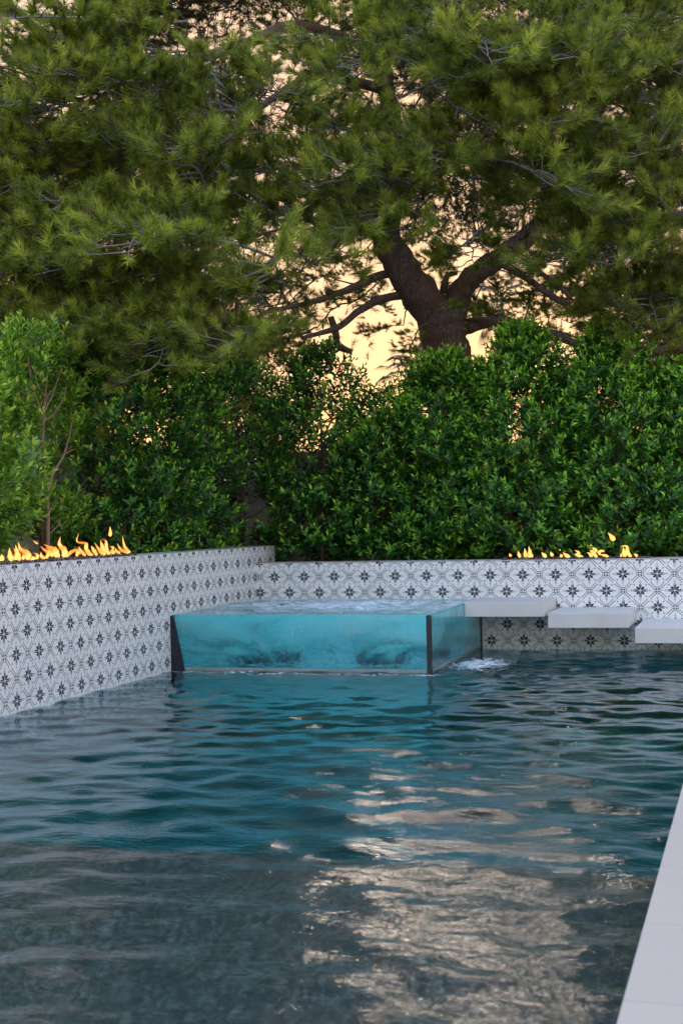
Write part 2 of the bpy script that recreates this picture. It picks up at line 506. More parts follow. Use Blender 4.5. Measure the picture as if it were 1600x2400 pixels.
# ------------------------------------------------------------------ patterned tiles
def tile_prints():
    P = []                                   # (material, polygon) in tile units, star in corner (0,0)

    def seg(a, b, wd, mi=2):
        a = Vector(a); b = Vector(b); d = (b - a).normalized(); n = Vector((-d.y, d.x)) * wd / 2
        P.append((mi, [a - n, b - n, b + n, a + n]))
    q = []
    half = [(.045, .0), (.10, .044), (.16, .036), (.20, .071), (.268, .056), (.33, .0)]
    c = math.sqrt(.5)
    pts = [((d - w_) * c, (d + w_) * c) for d, w_ in half] + [((d + w_) * c, (d - w_) * c) for d, w_ in half[-2:0:-1]]
    q.append((1, [Vector(p) for p in pts]))
    for sw in (0, 1):
        f = (lambda x, y: Vector((y, x))) if sw else (lambda x, y: Vector((x, y)))
        q.append((1, [f(.09, .016), f(.36, .014), f(.36, .072), f(.30, .064), f(.20, .070), f(.11, .058)]))
        q.append((2, [f(.375, .075), f(.395, .082), f(.435, .022), f(.41, .018)]))
        q.append((2, [f(.41, .0), f(.53, .0), f(.53, .014), f(.41, .014)]))
        q.append((2, [f(.515, .028), f(.555, .03), f(.56, .062), f(.52, .058)]))
    q.append((1, [Vector(p) for p in ((.275, .30), (.30, .275), (.355, .345), (.345, .355))]))
    q.append((1, [Vector(p) for p in ((.325, .36), (.36, .325), (.415, .33), (.385, .35), (.375, .375), (.35, .385), (.33, .415))]))
    for mi, poly in q:
        P.append((mi, poly)); P.append((mi, [Vector((1, 1)) - p for p in poly]))
    # octagon corner at (1,0) and (0,1)
    n0 = len(P)

    def cseg(a, b, wd, mi=2):
        for (fx) in (lambda p: Vector((1 - p[0], p[1])), lambda p: Vector((p[0], 1 - p[1]))):
            seg(fx(a), fx(b), wd, mi)
    for sw in (0, 1):
        s_ = (lambda x, y: (y, x)) if sw else (lambda x, y: (x, y))
        cseg(s_(.185, .02), s_(.185, .105), .034)
        cseg(s_(.18, .098), s_(.485, .392), .034)
        cseg(s_(.478, .386), s_(.53, .392), .022)
        cseg(s_(.524, .395), s_(.54, .358), .022)
    for k, (a, b) in enumerate((((.045, .045), (.115, .115)), ((.045, .115), (.115, .045)))):
        cseg(a, b, .056, 1)
    return P


PRINTS = tile_prints()


def clip(poly, ax, lim, keep_less=True):
    out = []; n = len(poly)
    ins = lambda p: (p[ax] <= lim) if keep_less else (p[ax] >= lim)
    for i in range(n):
        a, b = poly[i], poly[(i + 1) % n]
        if ins(a): out.append(a)
        if ins(a) != ins(b):
            t = (lim - a[ax]) / (b[ax] - a[ax]); out.append(a + (b - a) * t)
    return out


TG = .006
def add_tile(mb, u0, v0, flip, umin=0.0, vmax=1.0):
    """tile in the X-Z plane facing -Y; u0, v0 its lower left corner"""
    a, b = max(TG, umin + TG), 1 - TG; c, d = TG, vmax - TG; T = TS; ch = .018
    th = .012
    F = lambda u, v, y: ((u0 + u) * T, y, (v0 + v) * T)
    o = [F(a, c, th), F(b, c, th), F(b, d, th), F(a, d, th)]
    e = [F(a, c, .0015), F(b, c, .0015), F(b, d, .0015), F(a, d, .0015)]
    i = [F(a + ch, c + ch, 0), F(b - ch, c + ch, 0), F(b - ch, d - ch, 0), F(a + ch, d - ch, 0)]
    n = len(mb.v); mb.v += o + e + i
    for k in range(4):
        k2 = (k + 1) % 4
        mb.f.append((n + k, n + k2, n + 4 + k2, n + 4 + k)); mb.m.append(0)
        mb.f.append((n + 4 + k, n + 4 + k2, n + 8 + k2, n + 8 + k)); mb.m.append(0)
    mb.f.append((n + 8, n + 9, n + 10, n + 11)); mb.m.append(0)
    for mi, poly in PRINTS:
        p = [Vector((1 - q.x, q.y)) for q in poly][::-1] if flip else list(poly)
        for ax, lim, kl in ((0, a + .004, False), (0, b - .004, True), (1, c + .004, False), (1, d - .004, True)):
            p = clip(p, ax, lim, kl)
            if len(p) < 3: break
        if len(p) < 3: continue
        area = sum(p[k].x * p[(k + 1) % len(p)].y - p[(k + 1) % len(p)].x * p[k].y for k in range(len(p)))
        if abs(area) < 1e-5: continue
        if area < 0: p = p[::-1]
        b0 = len(mb.v); mb.v += [F(q.x, q.y, -.0006) for q in p]
        mb.f.append(tuple(range(b0, b0 + len(p)))); mb.m.append(mi)


TM = [M['glaze'], M['ink'], M['line_ink']]
TILES = {}
def tile_mesh(flip, umin=0.0, vmax=1.0):
    k = (flip, round(umin, 3), round(vmax, 3))
    if k not in TILES:
        mb = MB(); add_tile(mb, 0, 0, flip, umin, vmax); TILES[k] = mb.mesh('tile', TM)
    return TILES[k]


# left wall: faces +X, seen raking
lw = empty('tiled_wall', (0, -3, 0), 'taller patterned tile wall running along the left side of the pool', 'wall')
def child(parent, o):
    o.parent = parent; o.matrix_parent_inverse = Matrix.Translation(parent.location).inverted(); return o
b = MB(); b.box((-.38, -13.6, -1.6), (-.0121, .758, 1.272)); child(lw, b.obj('wall_body', M['grout']))
b = MB(); b.box((-.385, -3.35, 1.273), (-.002, .762, 1.292), ch=.003)
b.box((-.055, -13.6, 1.273), (-.002, -3.352, 1.292), ch=.003); b.box((-.385, -13.6, 1.273), (-.335, -3.352, 1.292), ch=.003)
child(lw, b.obj('wall_cap', M['cap']))
K0 = 0.79
for k in range(-6, 35):
    for r in range(-1, 6):
        vm = .93 if r == 5 else 1.0
        child(lw, link('tile', tile_mesh((k + r) % 2 == 0, 0, vm), None,
                       loc=(random.uniform(-.0006, .0006), (k - 32 + K0) * TS, (r + .5) * TS), rot=(random.gauss(0, .0006), random.gauss(0, .0012), R(90) + random.gauss(0, .0012))))
mb = MB()
for k in range(-36, -6):
    for r in range(-2, 6): add_tile(mb, k - 32 + K0, r + .5, (k + r) % 2 == 0, 0, .93 if r == 5 else 1)
for k in range(-6, 32): add_tile(mb, k - 32 + K0, -1.5, k % 2 == 0)
o = mb.obj('tile_field', TM); o.rotation_euler = (0, 0, R(90)); tagit(child(lw, o), kind='stuff')

# back wall
bw = empty('tiled_wall', (3, 0, 0), 'lower patterned tile wall across the far end behind the spa and steps', 'wall')
b = MB(); b.box((.0, .0121, -1.6), (9.0, .40, 1.068)); child(bw, b.obj('wall_body', M['grout']))
b = MB(); b.box((.001, -.001, 1.0685), (3.15, .405, 1.084), ch=.003); b.box((5.0, -.001, 1.0685), (9, .405, 1.084), ch=.003)
b.box((3.152, -.001, 1.0685), (4.998, .06, 1.084), ch=.003); b.box((3.152, .34, 1.0685), (4.998, .405, 1.084), ch=.003)
child(bw, b.obj('wall_cap', M['cap']))
J0 = .261
for j in range(-1, 32):
    for r in range(-1, 5):
        vm = .92 if r == 4 else 1.0; um = 1 - J0 if j == -1 else 0
        child(bw, link('tile', tile_mesh((j + r) % 2 == 0, um, vm), None,
                       loc=((j + J0) * TS, random.uniform(-.0006, .0006), (r + .5) * TS)))
mb = MB()
for j in range(0, 44):
    add_tile(mb, j + J0, -1.5, j % 2 == 0)
    if j > 31:
        for r in range(-1, 5): add_tile(mb, j + J0, r + .5, (j + r) % 2 == 0, 0, .92 if r == 4 else 1)
tagit(child(bw, mb.obj('tile_field', TM)), kind='stuff')

# ------------------------------------------------------------------ perimeter block walls
def block_wall(label, axis, const, a0, a1, top, parts_from, parts_to):
    e = empty('block_wall', (const, (a0 + a1) / 2, .9) if axis == 'y' else ((a0 + a1) / 2, const, .9), label, 'wall')
    body = MB()
    if axis == 'y': body.box((const - .19, a0, .3), (const - .006, a1, top - .12))
    else: body.box((a0, const + .006, .3), (a1, const + .19, top - .12))
    child(e, body.obj('wall_body', M['mortar']))
    BL, BH = .44, .24
    q = MB(); q.box((.005, 0, .004), (BL - .005, .03, BH - .004), ch=.003); me = q.mesh('block', [M['block']])
    q = MB(); q.box((.004, -.02, 0), (BL - .004, .2, .115), ch=.006); mc = q.mesh('cap_block', [M['block']])
    n = int((parts_to - parts_from) / BL)
    for c in range(7):
        z = top - .12 - BH * (c + 1)
        for i in range(n):
            s = parts_from + i * BL + (BL / 2 if c % 2 else 0)
            if axis == 'y': o = link('block', me, loc=(const, s, z), rot=(0, 0, R(90)))
            else: o = link('block', me, loc=(s, const, z))
            child(e, o)
    for i in range(int((a1 - a0) / BL)):
        s = a0 + i * BL
        if axis == 'y': o = link('cap_block', mc, loc=(const, s, top - .115), rot=(0, 0, R(90)))
        else: o = link('cap_block', mc, loc=(s, const, top - .115))
        child(e, o)
    return e


block_wall('pale painted block wall behind the young trees on the left', 'y', -1.6, -11.5, 2.0, 2.67, -7.0, 1.6)
block_wall('pale painted block wall behind the hedge across the back', 'x', 2.0, -1.6, 11.0, 2.60, -1.5, 7.5)

# ------------------------------------------------------------------ fire troughs
def flame_obj(parent, pts, r0, nm='flame'):
    P = smooth_path(pts, 6, 0); n = len(P)
    prof = [.45, .9, 1.0, .95, .75, .5, .25, .03]
    rad = [r0 * 1.3 * x for x in lerp_list(prof, n)]
    sides = 10; V = []; A = []
    for i, p in enumerate(P):
        t = (P[min(i + 1, n - 1)] - P[max(i - 1, 0)]).normalized()
        d = (p - CP).normalized(); a = Vector((0, 0, 1)).cross(t)
        a = t.cross(Vector((.3, -.95, 0))).normalized(); b_ = t.cross(a)
        for k in range(sides):
            th = 2 * math.pi * k / sides
            V.append(tuple(p + (a * math.cos(th) + b_ * math.sin(th) * .7) * rad[i] * (1 + .12 * math.sin(i * 1.7 + k))))
            A.append(i / (n - 1))
    F = []
    for i in range(n - 1):
        for k in range(sides):
            k2 = (k + 1) % sides; q = (i * sides + k, i * sides + k2, (i + 1) * sides + k2, (i + 1) * sides + k)
            F += [(q[0], q[1], q[2]), (q[0], q[2], q[3])]
    for k in range(1, sides - 1): F.append((0, k + 1, k)); e = (n - 1) * sides; F.append((e, e + k, e + k + 1))
    me = tri_mesh('flame', np.array(V), np.array(F), [M['flame']], smooth=True, attr=A)
    return child(parent, link(nm, me))


def chips(parent, x0, x1, y0, y1, z, n):
    mb = MB()
    for _ in range(n):
        x, y = random.uniform(x0, x1), random.uniform(y0, y1); s = random.uniform(.008, .02)
        m = Euler((random.uniform(0, 6), random.uniform(0, 6), random.uniform(0, 6))).to_matrix()
        c = Vector((x, y, z + random.uniform(-.004, .016)))
        pts = [c + m @ Vector(q) * s for q in ((1, 0, -.5), (-.6, .8, -.4), (-.5, -.8, -.5), (.1, .1, .8))]
        for q in ((0, 1, 2), (0, 3, 1), (1, 3, 2), (2, 3, 0)): mb.face([pts[i] for i in q])
    tagit(child(parent, mb.obj('lava_chips', M['lava'])), kind='stuff')


ft = empty('fire_trough', (-.19, -5.2, 1.27), 'long row of gas flames burning on dark chips on the left tile wall', 'fire')
b = MB(); b.box((-.334, -7.9, 1.20), (-.056, -3.36, 1.285)); child(ft, b.obj('trough_pan', M['trough']))
chips(ft, -.33, -.06, -7.9, -3.4, 1.292, 1500)
s = 340 / 1568
LF = [([(135, 388), (112, 330), (105, 245)], 24), ([(170, 380), (183, 310), (148, 252)], 17), ([(300, 378), (305, 315), (225, 262), (200, 188)], 25),
      ([(215, 385), (190, 300), (170, 215)], 20), ([(245, 372), (262, 340), (240, 320)], 16), ([(22, 390), (28, 350), (18, 315)], 17), ([(5, 390), (8, 350), (2, 335)], 12),
      ([(366, 382), (360, 360), (352, 340)], 26), ([(405, 370), (405, 325), (365, 302)], 14), ([(485, 365), (450, 335), (447, 292)], 16),
      ([(500, 362), (528, 305), (480, 268), (440, 232)], 17), ([(610, 350), (600, 280), (540, 245), (480, 212)], 27), ([(565, 345), (560, 300), (500, 240)], 16),
      ([(690, 350), (700, 280), (645, 210), (655, 128)], 26), ([(640, 350), (625, 310), (632, 260)], 17), ([(720, 345), (780, 290), (850, 275), (870, 330)], 16),
      ([(830, 340), (840, 290), (800, 262)], 15), ([(925, 332), (875, 280), (853, 232)], 16), ([(1000, 328), (935, 262), (930, 205), (835, 180), (855, 88)], 17),
      ([(980, 330), (945, 305), (920, 285)], 12), ([(1050, 328), (1010, 265), (988, 225)], 18), ([(1140, 320), (1085, 282), (1025, 195)], 22),
      ([(1135, 305), (1110, 240), (1088, 165)], 22), ([(1170, 315), (1152, 240), (1145, 175), (1095, 158)], 15), ([(1235, 308), (1215, 285), (1190, 270)], 20),
      ([(1230, 265), (1215, 240), (1185, 235)], 14), ([(1298, 305), (1262, 285), (1248, 250)], 15), ([(1392, 305), (1310, 268), (1268, 200)], 17),
      ([(1408, 298), (1350, 235), (1325, 120)], 15), ([(1165, 318), (1190, 300), (1180, 285)], 14), ([(110, 385), (125, 370), (150, 360)], 10)]
for pts, r in LF:
    flame_obj(ft, [on_plane(x * s, 1230 + y * s, 0, -.19) for x, y in pts], r * s * 14.3 / 3247)
for pts, r in (([(1190, 125), (1195, 80), (1190, 15)], 16), ([(412, 205), (385, 190), (362, 168)], 9)):
    flame_obj(ft, [on_plane(x * s, 1230 + y * s, 0, -.19) for x, y in pts], r * s * 14.3 / 3247)
fb = empty('fire_trough', (4.07, .2, 1.06), 'short row of small separate gas flames on the far tile wall above the floating steps', 'fire')
b = MB(); b.box((3.153, .061, 1.0), (4.997, .339, 1.078)); child(fb, b.obj('trough_pan', M['trough']))
chips(fb, 3.18, 4.97, .065, .335, 1.083, 600)
s = 370 / 1568
RF = [([(188, 315), (190, 300), (178, 284)], 13), ([(288, 325), (275, 290), (268, 258)], 14), ([(345, 326), (340, 280), (333, 230)], 16),
      ([(378, 326), (385, 270), (373, 210)], 18), ([(400, 322), (410, 305), (412, 288)], 9), ([(548, 322), (520, 295), (500, 272)], 16),
      ([(612, 312), (600, 290), (585, 265)], 14), ([(685, 322), (700, 305), (685, 288)], 12), ([(785, 326), (740, 300), (712, 272)], 16),
      ([(910, 318), (850, 300), (825, 290)], 12), ([(850, 300), (868, 275), (828, 250)], 13), ([(1000, 320), (980, 290), (950, 273)], 13),
      ([(1052, 322), (1010, 280), (978, 245)], 15), ([(1000, 262), (1040, 255), (1000, 225), (985, 190)], 14), ([(1165, 320), (1120, 305), (1085, 292)], 14),
      ([(1085, 300), (1070, 270), (1115, 258), (1120, 275)], 12), ([(1290, 318), (1288, 300), (1290, 278)], 8), ([(1328, 318), (1320, 270), (1310, 220)], 20),
      ([(1390, 318), (1355, 275), (1345, 215), (1285, 212)], 16), ([(1452, 318), (1435, 300), (1415, 285)], 13)]
for pts, r in RF:
    flame_obj(fb, [on_plane(1150 + x * s, 1230 + y * s, 1, .2) for x, y in pts], r * s * 17.3 / 3247)
for pts, r in (([(1225, 155), (1195, 120), (1160, 75)], 21), ([(684, 256), (682, 248), (680, 240)], 5)):
    flame_obj(fb, [on_plane(1150 + x * s, 1230 + y * s, 1, .2) for x, y in pts], r * s * 17.3 / 3247)

# ------------------------------------------------------------------ floating steps
STEPS = [('highest of the three floating pale concrete steps, touching the glass spa', 2.92, 3.852, -.95, .626),
         ('middle one of the three floating pale concrete steps on the far wall', 3.90, 4.80, -1.03, .505),
         ('lowest of the three floating pale concrete steps, cut off by the right edge', 4.895, 5.775, -1.36, .366)]
for lb, x0, x1, y0, zt in STEPS:
    b = MB(); b.box((x0, y0, zt - .168), (x1, .003, zt), ch=.006)
    tagit(b.obj('floating_step', M['step']), lb, 'step', 'concrete steps floating above the water')

# ------------------------------------------------------------------ glass spa
SX, SY, SZ = 2.93, -2.74, .605
spa = empty('glass_spa', (1.5, -1.4, 0), 'raised glass walled spa full of churning aqua water in the corner of the pool', 'spa')
b = MB()
b.box((.036, SY, -.12), (SX - .045, SY + .028, SZ - .004)); child(spa, b.obj('glass_panel', M['glass']))
b = MB(); b.box((SX - .028, SY + .045, -.12), (SX, -.036, SZ - .004)); child(spa, b.obj('glass_panel', M['glass']))
b = MB(); b.box((SX - .0445, SY - .003, -.13), (SX + .003, SY + .044, SZ)); child(spa, b.obj('corner_post', M['black_frame']))
b = MB(); b.box((SX - .026, -.0355, -.13), (SX + .01, -.001, SZ)); child(spa, b.obj('corner_post', M['black_frame']))
b = MB()                                    # tapering black seal against the left wall
P = [(.002, SY - .004, -.13), (.21, SY - .004, -.13), (.155, SY - .004, .0), (.036, SY - .004, SZ), (.002, SY - .004, SZ)]
Q = [(x, SY + .03, z) for x, y_, z in P]
P = P; n = len(P)
b.face(P); b.face(Q[::-1])
for k in range(n): b.face([P[k], Q[k], Q[(k + 1) % n], P[(k + 1) % n]])
child(spa, b.obj('corner_post', M['black_frame']))
b = MB(); b.box((.16, SY - .002, -.15), (SX - .046, SY + .05, -.004)); b.box((SX - .05, SY + .046, -.15), (SX - .001, -.037, -.004))
child(spa, b.obj('base_rail', M['black_frame']))
b = MB(); b.box((.0365, SY + .029, -.6), (SX - .029, SY + .50, .035), ch=.01); b.box((.0365, -.5, -.6), (SX - .029, -.003, .035), ch=.01)
b.box((SX - .50, SY + .501, -.6), (SX - .029, -.501, .034), ch=.01); b.box((.0365, SY + .501, -.6), (.40, -.501, .034), ch=.01)
b.box((.0365, SY + .029, -1.54), (SX - .03, -.003, -.62)); child(spa, b.obj('spa_bench', M['bench']))
b = MB(); b.box((.42, -1.95, .036), (1.20, -1.4, .13), ch=.04); b.box((1.95, -2.0, .036), (2.42, -1.2, .15), ch=.04)  # added dark blocks, put in to make dark patches low in the spa
child(spa, b.obj('spa_dark_block', m_flat('dark_blue_fill', (.03, .14, .18), .6, .3, 4)))
# bubble plumes from the jets
bv = []; bf = []
for cx, cy, cz, sx_, sz_, n_ in ((.55, -2.35, .42, .22, .07, 900), (.95, -2.2, .30, .34, .09, 1500), (1.35, -2.3, .44, .26, .06, 900), (1.75, -2.2, .25, .22, .14, 1500),
                                 (2.15, -2.35, .40, .30, .08, 1200), (2.5, -2.2, .30, .2, .12, 800), (1.5, -1.4, .40, .6, .10, 2200), (2.6, -1.2, .38, .15, .1, 900), (1.2, -2.45, .2, .15, .12, 600)):
    for _ in range(n_ // 2):
        c = Vector((min(2.85, max(.1, random.gauss(cx, sx_))), min(-.1, max(-2.66, random.gauss(cy, .16))), min(.58, max(.07, random.gauss(cz, sz_)))))
        s_ = random.uniform(.002, .0055); o_ = len(bv)
        bv += [c + Vector(q) * s_ for q in ((1, 0, 0), (-1, 0, 0), (0, 1, 0), (0, -1, 0), (0, 0, 1), (0, 0, -1))]
        bf += [(o_ + a, o_ + b_, o_ + k) for a, b_, k in ((0, 2, 4), (2, 1, 4), (1, 3, 4), (3, 0, 4), (2, 0, 5), (1, 2, 5), (3, 1, 5), (0, 3, 5))]
bub = tri_mesh('bubbles', np.array([tuple(v) for v in bv]), np.array(bf), [m_flat('air_bubble', (.80, .90, .92), .3, .05)])
# water body with a churned top
nx, ny = 90, 84
xs = np.linspace(.004, SX - .030, nx); ys = np.linspace(SY + .031, -.004, ny)
V = []
for j in range(ny):
    for i in range(nx):
        x, y = xs[i], ys[j]
        d = math.hypot((x - 1.5) * .75, (y + 1.1))
        amp = .045 * math.exp(-(d / .9) ** 2) + .006
        edge = min(1, min(SX - x, y - SY, ) / .25)
        h = amp * (noise.fractal(Vector((x * 3.2, y * 3.6, .3)), 1.0, 2.0, 4) + .35) * max(0, edge)
        V.append((x, y, SZ + .006 + h))
F = []
for j in range(ny - 1):
    for i in range(nx - 1):
        a = j * nx + i; F += [(a, a + 1, a + nx + 1), (a, a + nx + 1, a + nx)]
top = len(V)
ring = [i for i in range(nx)] + [j * nx + nx - 1 for j in range(1, ny)] + [(ny - 1) * nx + i for i in range(nx - 2, -1, -1)] + [j * nx for j in range(ny - 2, 0, -1)]
for i in ring: V.append((V[i][0], V[i][1], .037))
m_ = len(ring)
for k in range(m_):
    k2 = (k + 1) % m_; a, b_ = ring[k], ring[k2]; c, d = top + k, top + k2
    F += [(a, c, d), (a, d, b_)]
V.append((1.5, -1.4, .037)); c0 = len(V) - 1
for k in range(m_): F.append((top + (k + 1) % m_, top + k, c0))
me = tri_mesh('spa_water', np.array(V), np.array(F), [M['spa_water']])
sm = np.zeros(len(F), bool); sm[:(nx - 1) * (ny - 1) * 2] = True; me.polygons.foreach_set('use_smooth', sm)
tagit(link('spa_water', me), 'churning aerated aqua water with white foam filling the glass spa', 'water')
tagit(link('bubbles', bub, bpy.data.objects['spa_water']), kind='stuff')

# ------------------------------------------------------------------ pool water
def water_body():
    nx, ny = 180, 420
    x0, x1, y0, y1 = .0015, 5.798, -13.597, -.002
    X, Y = np.meshgrid(np.linspace(x0, x1, nx), np.linspace(y0, y1, ny))
    Z = np.zeros_like(X); r = np.random.default_rng(5)
    for k in range(60):
        lam = .17 * (.9 / .17) ** r.random(); th = r.normal(math.pi / 2, .75); ph = r.uniform(0, 6.28)
        kx, ky = 2 * math.pi / lam * math.cos(th), 2 * math.pi / lam * math.sin(th)
        Z += (.0019 - .0002 * np.clip((-Y - 8.5) / 2.5, 0, 1)) * lam * np.sin(kx * X + ky * Y + ph + .8 * np.sin(X * 1.3 + k) + .6 * np.sin(Y * .9 + 2 * k)) / .8
    D = np.hypot(X - 3.1, Y + 2.0); Z += .006 * np.exp(-(D / 1.1) ** 2) * np.sin(D * 26)
    V = np.stack([X.ravel(), Y.ravel(), Z.ravel()], 1)
    idx = np.arange(nx * ny).reshape(ny, nx)
    a, b_, c, d = idx[:-1, :-1].ravel(), idx[:-1, 1:].ravel(), idx[1:, 1:].ravel(), idx[1:, :-1].ravel()
    F = np.concatenate([np.stack([a, b_, c], 1), np.stack([a, c, d], 1)])
    ring = list(idx[0, :]) + list(idx[1:, -1]) + list(idx[-1, -2::-1]) + list(idx[-2:0:-1, 0])
    low = V[ring].copy(); low[:, 2] = -1.545
    o = len(V); V = np.concatenate([V, low, [[3, -6, -1.545]]]); n = len(ring)
    k = np.arange(n); rg = np.array(ring); r2 = rg[(k + 1) % n]
    S = np.concatenate([np.stack([rg, o + k, o + (k + 1) % n], 1), np.stack([rg, o + (k + 1) % n, r2], 1),
                        np.stack([o + (k + 1) % n, o + k, np.full(n, o + n)], 1)])
    me = tri_mesh('pool_water', V, np.concatenate([F, S]), [M['water']])
    sm = np.zeros(len(F) + len(S), bool); sm[:len(F)] = True; me.polygons.foreach_set('use_smooth', sm)
    return tagit(link('pool_water', me), kind='structure')


water_body()

# ------------------------------------------------------------------ foliage
def leaves_np(base, direc, length, width, roll, fold=.25, curl=.12):
    """folded two-triangle leaves: arrays (n,3),(n,3),(n,) ..."""
    n = len(base); d = direc / np.linalg.norm(direc, axis=1, keepdims=True)
    ref = np.tile(np.array([[0, 0, 1.0]]), (n, 1)); ref[np.abs(d[:, 2]) > .93] = (1, 0, 0)
    s = np.cross(d, ref); s /= np.linalg.norm(s, axis=1, keepdims=True)
    u = np.cross(s, d)
    c, q = np.cos(roll)[:, None], np.sin(roll)[:, None]
    s, u = s * c + u * q, -s * q + u * c
    L, W = length[:, None], width[:, None]
    v0 = base; v3 = base + d * L - u * L * curl
    v1 = base + d * L * .5 + s * W * .5 + u * W * fold; v2 = base + d * L * .5 - s * W * .5 + u * W * fold
    V = np.stack([v0, v1, v3, v2], 1).reshape(-1, 3)
    i = np.arange(n) * 4
    F = np.concatenate([np.stack([i, i + 1, i + 2], 1), np.stack([i, i + 2, i + 3], 1)])
    return V, F


def sprig_arrays(r, n=11, L=.27, leaf=.100):
    """one leafy shoot pointing +Z from the origin"""
    t = np.linspace(.12, 1, n); ang = np.arange(n) * 2.4 + r.uniform(0, 6)
    bend = r.normal(0, .10, 2)
    base = np.stack([bend[0] * t ** 2 * L * 2, bend[1] * t ** 2 * L * 2, t * L], 1)
    el = np.interp(t, [0, 1], [.25, 1.15]) + r.normal(0, .15, n)
    d = np.stack([np.cos(ang) * np.cos(el), np.sin(ang) * np.cos(el), np.sin(el)], 1)
    ln = leaf * np.interp(t, [0, .6, 1], [.9, 1.05, .6]) * r.uniform(.8, 1.2, n)
    V, F = leaves_np(base, d, ln, ln * .42, r.normal(0, .5, n))
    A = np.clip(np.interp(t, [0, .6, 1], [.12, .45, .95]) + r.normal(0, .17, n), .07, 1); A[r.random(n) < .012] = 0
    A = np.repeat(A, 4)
    return V, F, A, bend


def rot_to(d, roll):
    q = Vector(d).to_track_quat('Z', 'Y').to_matrix() @ Matrix.Rotation(roll, 3, 'Z')
    return q


SPRIG_SETS = {}
def sprig_meshes(mat, key):
    if key in SPRIG_SETS: return SPRIG_SETS[key]
    r = np.random.default_rng(3); out = []
    for k in range(8):
        V, F, A, bend = sprig_arrays(r)
        # stalk
        st = np.array([[-.002, 0, 0], [.002, 0, 0], [bend[0] * .5, bend[1] * .5, .25]])
        F = np.concatenate([F, [[len(V), len(V) + 1, len(V) + 2]]])
        mi = np.zeros(len(F), int); mi[-1] = 1
        out.append(tri_mesh('leafy_sprig', np.concatenate([V, st]), F, [mat, M['dark_stem']], mi, attr=np.concatenate([A, [0, 0, 0]])))
    SPRIG_SETS[key] = out
    return out


